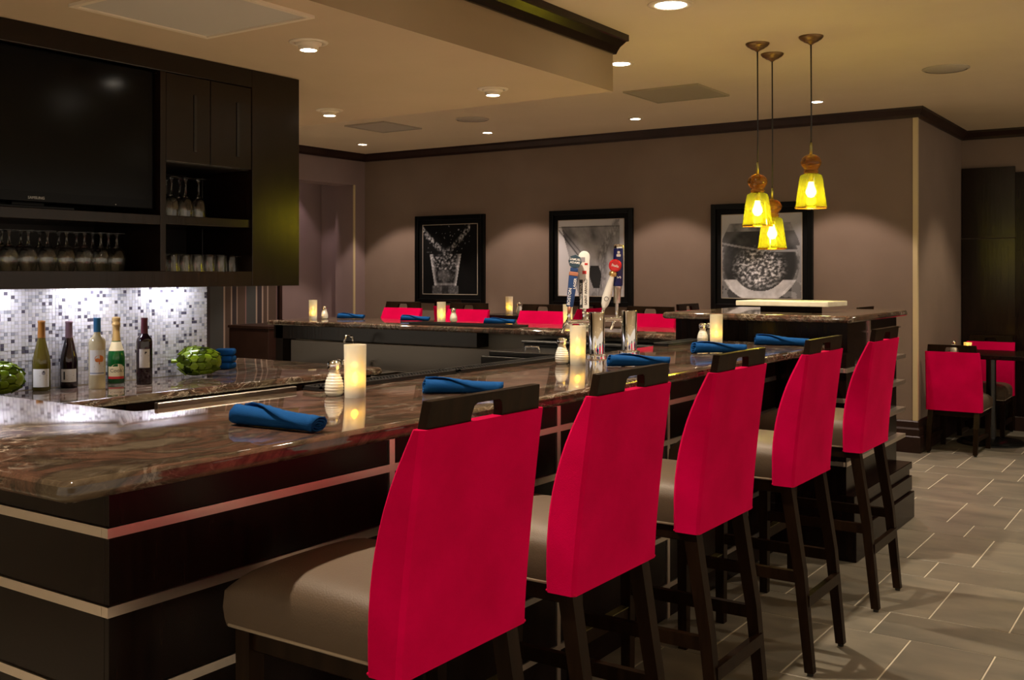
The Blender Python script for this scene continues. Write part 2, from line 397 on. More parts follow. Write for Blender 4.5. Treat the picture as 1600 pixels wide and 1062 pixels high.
struct('ceiling', box(-9, 6, -4.5, 11, CEIL, CEIL + 0.1), 'ceiling_paint')
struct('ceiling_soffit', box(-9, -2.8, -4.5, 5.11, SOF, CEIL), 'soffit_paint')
noisy('fascia_shade', [(0.3, (0.235, 0.165, 0.088)), (0.7, (0.255, 0.180, 0.098))], 3, rough=0.85)
struct('wall_soffit_shade', box(-2.7995, -2.797, -4.5, 5.1125, SOF, CEIL), 'fascia_shade')  # thin sheet on the soffit face, colour darkened to stand in for shade
CROWN = [(0, CEIL - 0.082), (0.018, CEIL - 0.082), (0.024, CEIL - 0.060), (0.055, CEIL - 0.020), (0.060, CEIL), (0, CEIL)]
ROOM = [(-7.92, 1.0), (-7.92, 8.714), (-2.007, 8.714), (-2.007, 10.47), (5.5, 10.47)]
struct('trim_1', sweep(ROOM, CROWN), 'dark_trim')
SCROWN = [(0, CEIL - 0.110), (0.014, CEIL - 0.110), (0.020, CEIL - 0.092), (0.030, CEIL - 0.070), (0.055, CEIL - 0.038), (0.066, CEIL - 0.034), (0.066, CEIL), (0, CEIL)]
struct('trim_2', sweep([(-2.797, -4), (-2.797, 5.1125), (-8.9, 5.1125)], SCROWN), 'cabinet_wood')
BASE = [(0, 0), (0.034, 0), (0.034, 0.125), (0.026, 0.135), (0.026, 0.185), (0.016, 0.20), (0.016, 0.245), (0.006, 0.255), (0, 0.255)]
struct('baseboard_back', sweep([(-7.92, 8.60), (-7.92, 8.714), (-2.007, 8.714), (-2.007, 10.47), (-0.5, 10.47)], BASE), 'dark_trim')
struct('wall_back', box(-8.2, -2.007, 8.714, 8.90, 0, CEIL), 'wall_paint')
struct('wall_right', box(-2.2, -2.007, 8.90, 10.60, 0, CEIL), 'wall_paint')
struct('wall_far', box(-2.2, 6, 10.47, 10.65, 0, CEIL), 'wall_paint')
struct('trim_3', prism([(-2.036, 8.706), (-1.999, 8.706), (-1.999, 8.743), (-2.007, 8.743), (-2.007, 8.714), (-2.036, 8.714)], 'z', 0.255, CEIL - 0.082), 'corner_guard')
# left wall with the wide recess
struct('wall_left', box(-8.2, -7.92, 8.535, 8.714, 0, CEIL), 'wall_mauve')
struct('wall_left_header', box(-8.2, -7.92, 3.0, 8.535, 2.415, CEIL), 'wall_mauve')
struct('wall_recess', box(-8.7, -8.5, 7.98, 9.1, 0, CEIL), 'wall_mauve')
struct('wall_recess_return', box(-8.5, -8.2, 8.62, 8.80, 0, CEIL), 'wall_mauve')
struct('wall_striped', box(-8.7, -8.5, 3.0, 7.955, 0, CEIL), 'striped_paper')
struct('trim_4', box(-8.52, -8.47, 7.950, 7.990, 0, CEIL), 'dark_trim')
struct('trim_5', box(-7.927, -7.912, 8.527, 8.549, 0, 2.415), 'corner_guard')
struct('baseboard_left', box(-8.50, -8.485, 3.0, 7.95, 0, 0.30), 'ceiling_paint')
# dark door leaf in the far wall
d1 = struct('door_1', box(-2.0, -1.545, 10.43, 10.47, 1.765, 2.415), 'cabinet_wood')
obj('panel', box(-2.0, -1.545, 10.43, 10.47, 0.0, 1.755), 'cabinet_wood', d1)
obj('panel', box(-1.92, -1.60, 10.424, 10.43, 0.9, 1.70), 'cabinet_wood', d1)
struct('wall_dark', box(-1.545, -0.2, 10.44, 10.47, 0, 2.36), 'dark_wood')

# wall behind the bar with the mosaic
wb = struct('wall_bar', box(-4.66, -4.504, -3, 3.70, 0, CEIL), 'grout')
def mosaic():
    bm = BM(); p = 0.0166; cols = ['tile_a', 'tile_b', 'tile_c', 'tile_d', 'tile_e']
    for n, c, r in (('tile_a', (0.74, 0.72, 0.76), 0.15), ('tile_b', (0.52, 0.51, 0.55), 0.12), ('tile_c', (0.36, 0.36, 0.40), 0.10), ('tile_d', (0.10, 0.09, 0.12), 0.12), ('tile_e', (0.62, 0.60, 0.60), 0.30)): plain(n, c, r)
    rng = random.Random(3)
    z = 0.902
    while z < 1.372:
        yy = 1.76
        while yy < 3.70 - p * 0.5:
            u = rng.random(); mi = 0 if u < 0.44 else 4 if u < 0.66 else 1 if u < 0.82 else 2 if u < 0.925 else 3
            d = rng.uniform(0.0025, 0.0040); g = 0.0009
            q = [(yy + g, z + g), (yy + p - g, z + g), (yy + p - g, z + p - g), (yy + g, z + p - g)]
            A = [bm.verts.new((-4.505, a, b_)) for a, b_ in q]; B = [bm.verts.new((-4.504 + d, a, b_)) for a, b_ in q]
            f = bm.faces.new(B); f.material_index = mi
            for k in range(4):
                f = bm.faces.new((A[k], A[(k + 1) % 4], B[(k + 1) % 4], B[k])); f.material_index = mi
            yy += p
        z += p
    me = mesh_of(bm, 'mosaic', None)
    for c in cols: me.materials.append(MATS[c])
    return me
mo = obj('mosaic', mosaic(), None, wb); mo['kind'] = 'stuff'; mo['label'] = 'small white, grey and charcoal glass mosaic squares'

# ---------------------------------------------------------------- the bars
ZT = 1.067
bt = obj('bar_worktop', worktop([(-1.65, 1.052), (-1.65, 5.398), (-2.385, 5.398), (-2.385, 1.73), (-4.49, 1.73), (-4.49, 1.052)], [0.03, 0, 0, 0.01, 0, 0], 1.028, ZT), 'granite', auto=40)
tag(bt, 'polished brown granite bar top with a rounded edge, lined with bar stools', 'worktop')
bar = thing('bar_counter_base', 'dark wood bar front with brushed metal strips below the long granite top', 'bar', (-2.1, 3.2, 0))
def child(name, bm, mat, root, **k):
    xf(bm, -Vector(root.location)); return obj(name, bm, mat, root, **k)
child('carcass', box(-2.32, -1.915, 1.325, 5.21, 0.0, 1.028), 'dark_wood', bar)
child('carcass', box(-4.48, -2.32, 1.325, 1.68, 0.0, 1.028), 'dark_wood', bar)
SZ = [(0.884, 0.905), (0.720, 0.742), (0.526, 0.547), (0.330, 0.350), (0.125, 0.145)]
bands = []; hi = 1.028
for a, b_ in SZ: bands.append((b_, hi)); hi = a
bands.append((0.0, hi))
VS = [2.196, 3.075, 3.945, 4.815]
edges = [1.31] + VS + [5.21]
for i in range(5):
    y0 = edges[i] + (0.011 if i else 0); y1 = edges[i + 1] - (0.011 if i < 4 else 0)
    for z0, z1 in bands: child('panel', box(-1.915, -1.90, y0 + 0.0005, y1 - 0.0005, z0 + 0.0006, z1 - 0.0006, 0.0008, 1), 'dark_wood', bar)
XE = [-1.90, -2.775, -3.65, -4.48]
for i in range(3):
    for z0, z1 in bands: child('panel', box(XE[i + 1] + 0.0005, XE[i] - (0.0155 if i == 0 else 0.0005), 1.31, 1.325, z0 + 0.0006, z1 - 0.0006, 0.0008, 1), 'dark_wood', bar)
for a, b_ in SZ:
    child('metal_strip', box(-1.915, -1.894, 1.304, 5.21, a, b_), 'strip_steel', bar)
    child('metal_strip', box(-4.48, -1.9155, 1.304, 1.325, a, b_), 'strip_steel', bar)
for v in VS:
    child('metal_strip', box(-1.915, -1.8945, v - 0.011, v + 0.011, 0.0, 1.028), 'strip_steel', bar)

# steel upstand and rubber mats on the server's edge
tag(obj('steel_upstand', box(-2.407, -2.389, 1.80, 2.315, 1.02, 1.079, 0.002, 1), 'sink_steel'), 'brushed steel upstand along the inner edge of the bar top', 'metal strip')
def bar_mat(y0, y1, x0, x1, label, z=ZT):
    t = thing('bar_mat', label, 'mat', ((x0 + x1) / 2, (y0 + y1) / 2, z)); hx, hy = abs(x1 - x0) / 2, (y1 - y0) / 2
    obj('base', box(-hx, hx, -hy, hy, 0, 0.008, 0.002, 1), 'black_rubber', t)
    bm = BM()
    for a in ((-hx, -hx + 0.008, -hy, hy), (hx - 0.008, hx, -hy, hy), (-hx, hx, -hy, -hy + 0.008), (-hx, hx, hy - 0.008, hy)): bx(bm, *a, 0.008, 0.014)
    obj('rim', bm, 'black_rubber', t)
    bm = BM(); n1 = max(2, int(2 * hx / 0.016) - 1); n2 = max(2, int(2 * hy / 0.016) - 1)
    for i in range(n1):
        for j in range(n2):
            cx = -hx + 0.016 + i * (2 * hx - 0.032) / max(1, n1 - 1); cy = -hy + 0.016 + j * (2 * hy - 0.032) / max(1, n2 - 1)
            bx(bm, cx - 0.004, cx + 0.004, cy - 0.004, cy + 0.004, 0.008, 0.0125)
    s = obj('studs', bm, 'black_rubber', t); s['kind'] = 'stuff'
bar_mat(2.325, 3.02, -2.375, -2.295, 'long black rubber bar mat with studs beside the steel upstand')
bar_mat(3.035, 3.80, -2.375, -2.295, 'long black rubber bar mat with studs leading to the beer towers')
bar_mat(4.76, 5.22, -2.375, -2.29, 'short black rubber bar mat below the tall bar end')
# tall end block
ZR0, ZR1 = 1.182, 1.218
tag(obj('bar_worktop', worktop([(-1.525, 5.27), (-1.525, 6.42), (-2.58, 6.42), (-2.58, 5.27)], 0.03, ZR0, ZR1), 'granite', auto=40), 'raised brown granite top on the tall end of the bar under the pendants', 'worktop')
tb = thing('tall_bar_base', 'dark wood block with stacked boards and ledges carrying the raised granite top', 'bar', (-2.05, 5.8, 0))
child('body', box(-2.55, -1.585, 5.40, 6.38, 0.0, ZR0), 'dark_wood', tb)
child('body', box(-2.33, -1.545, 5.245, 5.395, 0.0, 1.0275), 'dark_wood', tb)
for a, b_, d in ((0.0, 0.155, 0.075), (0.160, 0.245, 0.062), (0.285, 0.325, 0.062)):
    child('board', box(-2.33, -1.562 + d, 5.290 - d, 6.40, a, b_, 0.003, 1), 'dark_wood', tb)
child('ledge_strip', box(-2.33, -1.515, 5.24, 6.40, 0.2455, 0.2845), 'dark_wood', tb)
child('ledge_strip', box(-1.60, -1.565, 5.76, 6.395, 1.113, 1.121), 'strip_steel', tb)
for z in (0.946, 0.795, 0.634, 0.477):
    child('ledge_strip', box(-1.60, -1.540, 5.238, 6.41, z - 0.011, z + 0.011), 'strip_steel', tb)
for z in (0.946, 0.795, 0.634, 0.477):
    child('ledge_strip', box(-1.80, -1.5535, 5.232, 5.25, z - 0.010, z + 0.010), 'strip_steel', tb)
child('metal_strip', box(-1.60, -1.576, 5.78, 5.80, 0.49, ZR0), 'strip_steel', tb)
# far leg of the bar
tag(obj('bar_worktop', worktop([(-2.585, 5.69), (-2.585, 6.45), (-6.22, 6.45), (-6.22, 5.69)], 0.03, 1.030, ZT), 'granite', auto=40), 'straight granite bar top in front of the framed pictures', 'worktop')
fb = thing('far_bar_base', 'bar base with beige server side under the granite top facing the pictures', 'bar', (-4.3, 6.0, 0))
child('server_panel', box(-6.10, -2.56, 5.90, 6.00, 0, 1.030), 'beige_panel', fb)
child('front_panel', box(-6.10, -2.56, 6.00, 6.10, 0, 1.030), 'dark_wood', fb)
child('apron', box(-6.20, -4.21, 5.76, 5.90, 0.925, 1.028), 'cabinet_wood', fb)
child('end_panel', box(-6.18, -6.10, 5.76, 6.40, 0, 1.030), 'cabinet_wood', fb)
bar_mat(5.78, 5.98, -4.83, -3.93, 'wide flat black rubber mat on the granite leg facing the pictures')
# service sink unit
su = thing('bar_sink', 'stainless steel sink unit with splash back behind the far granite top', 'sink', (-4.6, 5.3, 0))
child('backsplash', box(-5.95, -3.76, 5.70, 5.72, 0.60, 0.924, 0.004, 1), 'sink_steel', su)
bm = BM()
for a in ((-5.95, -3.76, 5.22, 5.29), (-5.95, -3.76, 5.62, 5.70), (-5.95, -5.85, 5.29, 5.62), (-3.86, -3.76, 5.29, 5.62), (-4.90, -4.80, 5.29, 5.62)): bx(bm, *a, 0.715, 0.74)
child('rim', bm, 'sink_steel', su)
bm = BM()
for a in ((-5.85, -4.90), (-4.80, -3.86)): bx(bm, *a, 5.29, 5.62, 0.46, 0.48)
child('basin', bm, 'sink_steel', su)
child('apron', box(-5.95, -3.76, 5.22, 5.235, 0.45, 0.715), 'sink_steel', su)
for a in (-5.93, -3.78):
    for c in (5.25, 5.67): child('leg', box(a - 0.018, a + 0.018, c - 0.018, c + 0.018, 0, 0.715), 'sink_steel', su)
fa = thing('sink_faucet', 'chrome two-handle faucet on the steel sink unit', 'faucet', (-5.25, 5.655, 0.7405))
obj('deck_plate', box(-0.12, 0.12, -0.022, 0.022, 0, 0.012, 0.004), 'chrome', fa)
obj('spout', tube([(0, 0, 0.01), (0, 0, 0.19), (0, -0.02, 0.235), (0, -0.08, 0.24), (0, -0.10, 0.19)], 0.009), 'chrome', fa, smooth=True)
for s in (-1, 1):
    h = obj('handle', lathe([(0.016, 0.012), (0.014, 0.045), (0.008, 0.055), (0, 0.058)], 12, c=(s * 0.10, 0, 0)), 'chrome', fa, smooth=True)
    obj('lever', tube([(s * 0.10, 0, 0.050), (s * 0.115, -0.05, 0.062)], 0.005), 'chrome', h, smooth=True)
ice = thing('bottle_cooler', 'black bottle cooler with a lid handle standing behind the rubber mats', 'cooler', (-3.40, 5.32, 0))
child('body', box(-3.70, -3.10, 5.10, 5.56, 0, 0.935, 0.008), 'black_plastic', ice)
lid = child('lid', box(-3.66, -3.12, 5.13, 5.55, 0.935, 0.965, 0.006), 'black_plastic', ice)
hb = obj('lid_handle', xf(tube([(-3.46, 5.22, 0.963), (-3.45, 5.22, 0.992), (-3.36, 5.22, 0.992), (-3.35, 5.22, 0.963)], 0.007), -Vector(ice.location)), 'chrome', lid, smooth=True)
child('badge', box(-3.46, -3.37, 5.096, 5.1005, 0.865, 0.90), 'steel', ice)
cb = thing('bottle_cooler', 'low black cabinet pushed under the far granite top beside the cooler', 'cooler', (-3.35, 5.75, 0))
child('body', box(-3.72, -2.80, 5.60, 5.88, 0, 0.985, 0.006), 'black_plastic', cb)
child('lid', box(-3.73, -2.79, 5.59, 5.885, 0.985, 1.0, 0.003, 1), 'black_rubber', cb)
# brown service cabinet at the far left
sc_ = thing('service_cabinet', 'plain reddish brown cabinet below the striped wall', 'cabinet', (-7.25, 6.65, 0))
child('body', box(-7.50, -6.98, 6.42, 6.95, 0.0, 0.94, 0.004), 'dark_trim', sc_)
child('top', box(-7.51, -6.97, 6.41, 6.96, 0.94, 0.965, 0.004), 'dark_trim', sc_)

# back counter
BZ = 0.90
tag(obj('back_worktop', worktop([(-3.93, 1.735), (-3.93, 4.50), (-5.15, 4.50), (-5.15, 3.71), (-4.500, 3.71), (-4.500, 1.735)], [0, 0.05, 0.03, 0, 0, 0], BZ - 0.038, BZ), 'granite', auto=40), 'lower granite counter carrying the wine bottles against the mosaic wall', 'worktop')
bc = thing('back_counter_cabinet', 'dark wood cabinets under the wine bottle counter', 'cabinet', (-4.2, 3.0, 0))
child('carcass', box(-4.50, -3.99, 1.74, 4.44, 0.08, BZ - 0.038), 'dark_wood', bc)
child('carcass', box(-5.08, -4.50, 3.75, 4.44, 0.08, BZ - 0.038), 'dark_wood', bc)
child('plinth', box(-4.48, -4.04, 1.76, 4.40, 0.0, 0.08), 'black_plastic', bc)
for k in range(5):
    y0 = 1.75 + k * 0.535
    d = child('door', box(-3.99, -3.972, y0 + 0.004, y0 + 0.531, 0.10, BZ - 0.045, 0.002, 1), 'cabinet_wood', bc)
    obj('handle', xf(tube([(-3.955, y0 + 0.46, 0.55), (-3.955, y0 + 0.46, 0.75)], 0.006), -Vector(bc.location)), 'steel', d, smooth=True)

# wall cabinet with the television niche
XF, XB = -3.98, -4.503
wc = thing('wall_cabinet', 'dark wood wall cabinet with television niche, doors and open glass shelves', 'cabinet', (-4.2, 2.6, 1.37))
def cab(name, *a, mat='cabinet_wood', bev=0.0015, par=None):
    bm = box(*a, bev, 1); xf(bm, -Vector(wc.location)); return obj(name, bm, mat, par or wc)
cab('back_panel', XB, XB + 0.02, 0.9, 3.86, 1.37, SOF - 0.002, mat='cabinet_inside')
cab('bottom_board', -4.355, XF, 0.9, 3.553, 1.37, 1.443)
cab('bottom_board', XB + 0.02, -4.355, 0.9, 3.553, 1.428, 1.443)
cab('fascia', XF - 0.03, XF, 0.9, 3.553, 2.356, SOF - 0.002)
cab('top_board', XB + 0.02, XF - 0.03, 0.9, 3.553, 2.40, SOF - 0.002, mat='cabinet_inside')
cab('shelf', XB + 0.02, XF - 0.002, 0.9, 3.012, 1.655, 1.698)
cab('divider', XB + 0.02, XF, 3.012, 3.042, 1.443, 2.356)
cab('shelf', XB + 0.02, XF - 0.012, 3.042, 3.553, 1.660, 1.700)
cab('niche_floor', XB + 0.02, XF - 0.02, 3.042, 3.553, 1.945, 1.965, mat='cabinet_inside')
cab('end_panel', -4.355, XF + 0.002, 3.553, 3.871, 1.37, SOF - 0.002)
cab('end_panel', XB + 0.02, -4.355, 3.553, 3.871, 1.415, SOF - 0.002)
cab('end_panel', XB + 0.02, -4.355, 3.72, 3.871, 1.37, 1.415)
cab('side_panel', XB + 0.02, XF, 0.88, 0.9, 1.37, SOF - 0.002)
for y0, y1, hy in ((3.044, 3.294, 3.205), (3.298, 3.548, 3.462)):
    d = cab('door', XF - 0.02, XF, y0, y1, 1.948, 2.352, bev=0.002)
    cab('handle', XF - 0.001, XF + 0.005, hy - 0.008, hy + 0.008, 2.005, 2.27, mat='black_plastic', par=d)
tv = thing('television', 'large black flat television in the wall cabinet niche', 'television', (-4.05, 2.43, 1.71))
child('stand', box(-4.25, -4.02, 2.25, 2.61, 1.699, 1.712, 0.003, 1), 'tv_black', tv)
child('neck', box(-4.12, -4.07, 2.36, 2.50, 1.712, 1.77), 'tv_black', tv)
child('casing', box(-4.08, -4.012, 1.86, 3.00, 1.722, 2.352, 0.006), 'tv_black', tv)
child('screen', box(-4.014, -4.0085, 1.895, 2.965, 1.765, 2.320), 'tv_screen', tv)
lg = child('logo', face_text(text_bm('SAMSUNG', 0.016), (-4.0105, 2.43, 1.742), 0), 'logo_grey', tv); lg['label'] = 'small pale maker name under the screen'
child('power_light', box(-4.012, -4.0105, 2.80, 2.804, 1.734, 1.737), 'logo_grey', tv)

# under-cabinet lights
for yy in (1.95, 2.45, 2.95, 3.43):
    u = thing('under_cabinet_light', 'slim white light bar fixed under the wall cabinet above the bottles', 'light', (-4.42, yy, 1.413), 0, 'light bars under the wall cabinet')
    obj('housing', box(-0.025, 0.025, -0.10, 0.10, 0.004, 0.014), 'white_trim', u)
    obj('lens', box(-0.018, 0.018, -0.095, 0.095, 0.0, 0.004), 'led_strip', u)
    ld = bpy.data.lights.new('under_cabinet_lamp', 'AREA'); ld.shape = 'RECTANGLE'; ld.size = 0.05; ld.size_y = 0.2; ld.energy = 0.72; ld.color = (0.90, 0.90, 1.0)
    lo = bpy.data.objects.new('under_cabinet_lamp', ld); COL.objects.link(lo); lo.location = (0, 0, -0.004); lo.parent = u

# ---------------------------------------------------------------- seating
def make_chair(name, cat, sz, top, redtop, redbot, lean=0.0, w=0.43, foot=True):
    # local: faces -x, origin on floor below the seat
    t = thing(name, name, cat)
    cz0 = sz - 0.135
    # seat cushion
    bm = BM(); nx, ny = 14, 12; x0, x1, hw = -0.285, 0.135, w / 2 - 0.010
    def cush(u, v):
        X = x0 + (x1 - x0) * u; Y = -hw + 2 * hw * v
        dx = min(u, 1.0) * (x1 - x0); ex = min(dx, 0.09) / 0.09; ey = min(v, 1 - v) * 2 * hw; ey = min(ey, 0.09) / 0.09
        f = math.sqrt(max(0, 1 - (1 - ex) ** 2.4)) * math.sqrt(max(0, 1 - (1 - ey) ** 2.4))
        crown = 0.014 * (1 - (2 * v - 1) ** 2) * (1 - (2 * u - 1) ** 2)
        return X, Y, cz0 + 0.075 + 0.046 * f + crown
    G = [[None] * (ny + 1) for _ in range(nx + 1)]; B = [[None] * (ny + 1) for _ in range(nx + 1)]
    def cu(i, n): s = i / n; return 0.5 - 0.5 * math.cos(PI * s) if True else s
    for i in range(nx + 1):
        for j in range(ny + 1):
            G[i][j] = bm.verts.new(cush(cu(i, nx), cu(j, ny)))
    for i in range(nx):
        for j in range(ny): bm.faces.new((G[i][j], G[i + 1][j], G[i + 1][j + 1], G[i][j + 1]))
    loop = [G[i][0] for i in range(nx + 1)] + [G[nx][j] for j in range(1, ny + 1)] + [G[i][ny] for i in range(nx - 1, -1, -1)] + [G[0][j] for j in range(ny - 1, 0, -1)]
    prev = loop
    for dz, k in ((-0.035, 1.012), (-0.060, 1.0), (-0.075, 0.985)):
        ring = [bm.verts.new(((v.co.x + 0.06) * k - 0.06, v.co.y * k, cz0 + 0.075 + dz)) for v in loop]
        n = len(ring)
        for q in range(n): bm.faces.new((prev[q], ring[q], ring[(q + 1) % n], prev[(q + 1) % n]))
        prev = ring
    bm.faces.new(prev[::-1]); bmesh.ops.recalc_face_normals(bm, faces=bm.faces)
    seat = obj('seat', bm, 'taupe_leather', t, auto=60)
    hw2 = hw * 0.985
    obj('welt', tube([(x0, -hw2 + 0.01, cz0 + 0.003), (x0 + 0.01, -hw2, cz0 + 0.003), (x1, -hw2, cz0 + 0.003), (x1, hw2, cz0 + 0.003), (x0 + 0.01, hw2, cz0 + 0.003), (x0, hw2 - 0.01, cz0 + 0.003)], 0.004, 6, closed=True), 'seat_welt', seat, smooth=True)
    obj('seat_frame', box(-0.265, 0.16, -w / 2 + 0.025, w / 2 - 0.025, cz0 - 0.045, cz0 - 0.001, 0.003, 1), 'chair_wood', t)
    # upholstered back, closed loop profile lofted over the width
    H = redtop - redbot
    def prof(f): # rear x, thickness at height fraction
        rear = 0.205 + 0.052 * f ** 1.3
        th = 0.082 + 0.014 * math.sin(PI * min(1, f * 1.05)) - 0.052 * f ** 3.2
        return rear, th
    bm = BM(); rings = []; nz = 12; nyb = 6
    for k in range(nz + 1):
        f = k / nz; z = redbot + H * f; r, th = prof(f); wy = (w / 2) * (1 - 0.03 * f)
        c = 0.009
        ring = [(r, -wy + c), (r, wy - c), (r - 0.004, wy - 0.004), (r - c, wy), (r - th + c, wy), (r - th + 0.004, wy - 0.004), (r - th, wy - c), (r - th, -wy + c), (r - th + 0.004, -wy + 0.004), (r - th + c, -wy), (r - c, -wy), (r - 0.004, -wy + 0.004)]
        rings.append([bm.verts.new((a, b_, z)) for a, b_ in ring])
    for a, b_ in zip(rings, rings[1:]):
        n = len(a)
        for q in range(n): bm.faces.new((a[q], a[(q + 1) % n], b_[(q + 1) % n], b_[q]))
    bm.faces.new(rings[0][::-1]); bm.faces.new(rings[-1]); bmesh.ops.recalc_face_normals(bm, faces=bm.faces)
    back = obj('backrest', bm, 'red_fabric', t, auto=28)
    r0, t0 = prof(0); hw3 = w / 2 - 0.004; r0 -= 0.003; t0 -= 0.006
    obj('hem', tube([(r0, -hw3, redbot + 0.004), (r0, hw3, redbot + 0.004), (r0 - t0, hw3, redbot + 0.004), (r0 - t0, -hw3, redbot + 0.004)], 0.0035, 6, closed=True), 'red_piping', back, smooth=True)
    # top rail with hand slot (open at its lower edge)
    rh = top - redtop; wb_, wt = w / 2 - 0.020, w / 2 - 0.030
    poly = [(-wb_, redtop - 0.03), (-0.052, redtop - 0.03), (-0.052, redtop + 0.010), (-0.046, redtop + 0.56 * rh), (-0.036, redtop + 0.66 * rh), (0.036, redtop + 0.66 * rh), (0.046, redtop + 0.56 * rh), (0.052, redtop + 0.010), (0.052, redtop - 0.03), (wb_, redtop - 0.03), (wt, top), (-wt, top)]
    bm = prism(poly, 'x', -0.011, 0.011, 0.0015)
    for v in bm.verts: v.co.x += 0.241 + (v.co.z - redtop) * 0.14
    obj('top_rail', bm, 'chair_wood', t)
    # legs
    for s in (-1, 1):
        obj('leg', leg_bm([(-0.235, s * (w / 2 - 0.035), 0, 0.017), (-0.235, s * (w / 2 - 0.035), cz0 - 0.002, 0.021)]), 'chair_wood', t)
        lg_ = obj('leg', leg_bm([(0.254, s * (w / 2 - 0.035), 0.012, 0.016), (0.218, s * (w / 2 - 0.035), sz * 0.45, 0.019), (0.166, s * (w / 2 - 0.037), redbot + 0.02, 0.021)]), 'chair_wood', t)
        obj('foot', lathe([(0, 0), (0.011, 0), (0.012, 0.013), (0, 0.013)], 10, c=(0.254, s * (w / 2 - 0.035), 0)), 'black_plastic', lg_)
    yl = w / 2 - 0.035
    if foot:
        for s in (-1, 1):
            obj('stretcher', leg_strut((-0.235, s * yl, 0.345), (0.232, s * yl, 0.345), 0.011, 0.020), 'chair_wood', t)
        obj('stretcher', leg_strut((0.240, -yl, 0.262), (0.240, yl, 0.262), 0.011, 0.020), 'chair_wood', t)
        fr = obj('footrest', leg_strut((-0.235, -yl, 0.262), (-0.235, yl, 0.262), 0.012, 0.022), 'chair_wood', t)
        obj('kick_plate', box(-0.250, -0.220, -yl + 0.02, yl - 0.02, 0.2842, 0.2865), 'brass_plate', fr)
    else:
        for s in (-1, 1): obj('stretcher', leg_strut((-0.235, s * yl, 0.12), (0.245, s * yl, 0.12), 0.010, 0.016), 'chair_wood', t)
    return t
def leg_strut(a, b_, hw, hh):
    bm = BM(); A = Vector(a); B = Vector(b_); d = (B - A).normalized(); s = d.cross(Vector((0, 0, 1))).normalized() * hw; u = Vector((0, 0, hh))
    q = [bm.verts.new(P + i * s + j * u) for P in (A, B) for i, j in ((-1, -1), (1, -1), (1, 1), (-1, 1))]
    for k in range(4): bm.faces.new((q[k], q[(k + 1) % 4], q[4 + (k + 1) % 4], q[4 + k]))
    bm.faces.new(q[3::-1]); bm.faces.new(q[4:]); bmesh.ops.recalc_face_normals(bm, faces=bm.faces)
    return bm
stool = make_chair('bar_stool', 'bar stool', 0.82, 1.195, 1.143, 0.669)
SX = -1.46
stool.location = (SX, 1.687, 0); stool['label'] = 'red backed bar stool next to the sharp corner of the granite bar'; stool['group'] = 'bar stools along the granite bar'
for yy, lab in ((2.320, 'red backed bar stool second from the sharp granite corner'), (3.025, 'red backed bar stool at the middle of the granite bar'), (3.842, 'red backed bar stool second from the tall bar end'), (4.695, 'red backed bar stool beside the tall bar end')):
    dup(stool, (SX, yy, 0), 0, lab, 'bar stools along the granite bar')
for xx, lab in ((-5.755, 'red bar stool behind the far granite top below the splashing glass picture'), (-5.06, 'red bar stool behind the far granite top between the splash and martini pictures'), (-4.345, 'red bar stool behind the far granite top below the martini picture'), (-3.42, 'red bar stool behind the far granite top next to the tall bar end')):
    dup(stool, (xx, 6.57, 0), PI / 2, lab, 'bar stools behind the far granite top')
for xx, yy, rz, lab in ((-5.60, 7.55, PI, 'red high chair at the high table, backing on the recess side'), (-4.58, 7.55, 0, 'red high chair at the candle-lit high table, backing on the tall bar end side'),
                        (-3.24, 7.6, PI, 'high chair backing on the martini picture side, only its dark rail showing'), (-2.35, 7.6, 0, 'high chair backing on the wall corner, only its dark rail showing')):
    dup(stool, (xx, yy, 0), rz, lab, 'high chairs by the picture wall')
dc = make_chair('dining_chair', 'chair', 0.47, 0.868, 0.812, 0.338, w=0.42, foot=False)
dc.location = (-1.752, 9.03, 0); dc.rotation_euler = (0, 0, -PI / 2 - 0.02); dc['label'] = 'low red dining chair with its back to the bar, by the wall corner'; dc['group'] = 'dining chairs by the wall corner'
dup(dc, (-1.735, 10.10, 0), PI / 2, 'low red dining chair facing the bar across the small dining table', 'dining chairs by the wall corner')

# ---------------------------------------------------------------- tables
def table(name, label, loc, w, h, mat, baser=0.27):
    t = thing(name, label, 'table', loc)
    obj('table_top', box(-w / 2, w / 2, -w / 2, w / 2, h - 0.035, h, 0.003, 1), mat, t)
    obj('column', lathe([(0.04, 0.03), (0.04, h - 0.05), (0.12, h - 0.04), (0.12, h - 0.035), (0, h - 0.035)], 16), 'black_plastic', t, auto=40)
    obj('base', lathe([(0, 0), (baser, 0), (baser, 0.012), (baser * 0.9, 0.028), (0.05, 0.045), (0, 0.045)], 32), 'black_plastic', t, auto=40)
table('high_table', 'black high table with a candle between the splash and martini pictures', (-5.12, 7.68, 0), 0.60, 1.075, 'black_plastic', 0.19)
table('high_table', 'black high table below the fishbowl picture behind the tall bar end', (-2.80, 7.6, 0), 0.60, 1.075, 'black_plastic', 0.19)
table('dining_table', 'small dark dining table on a round foot by the wall corner', (-1.60, 9.56, 0), 0.70, 0.765, 'dark_wood')

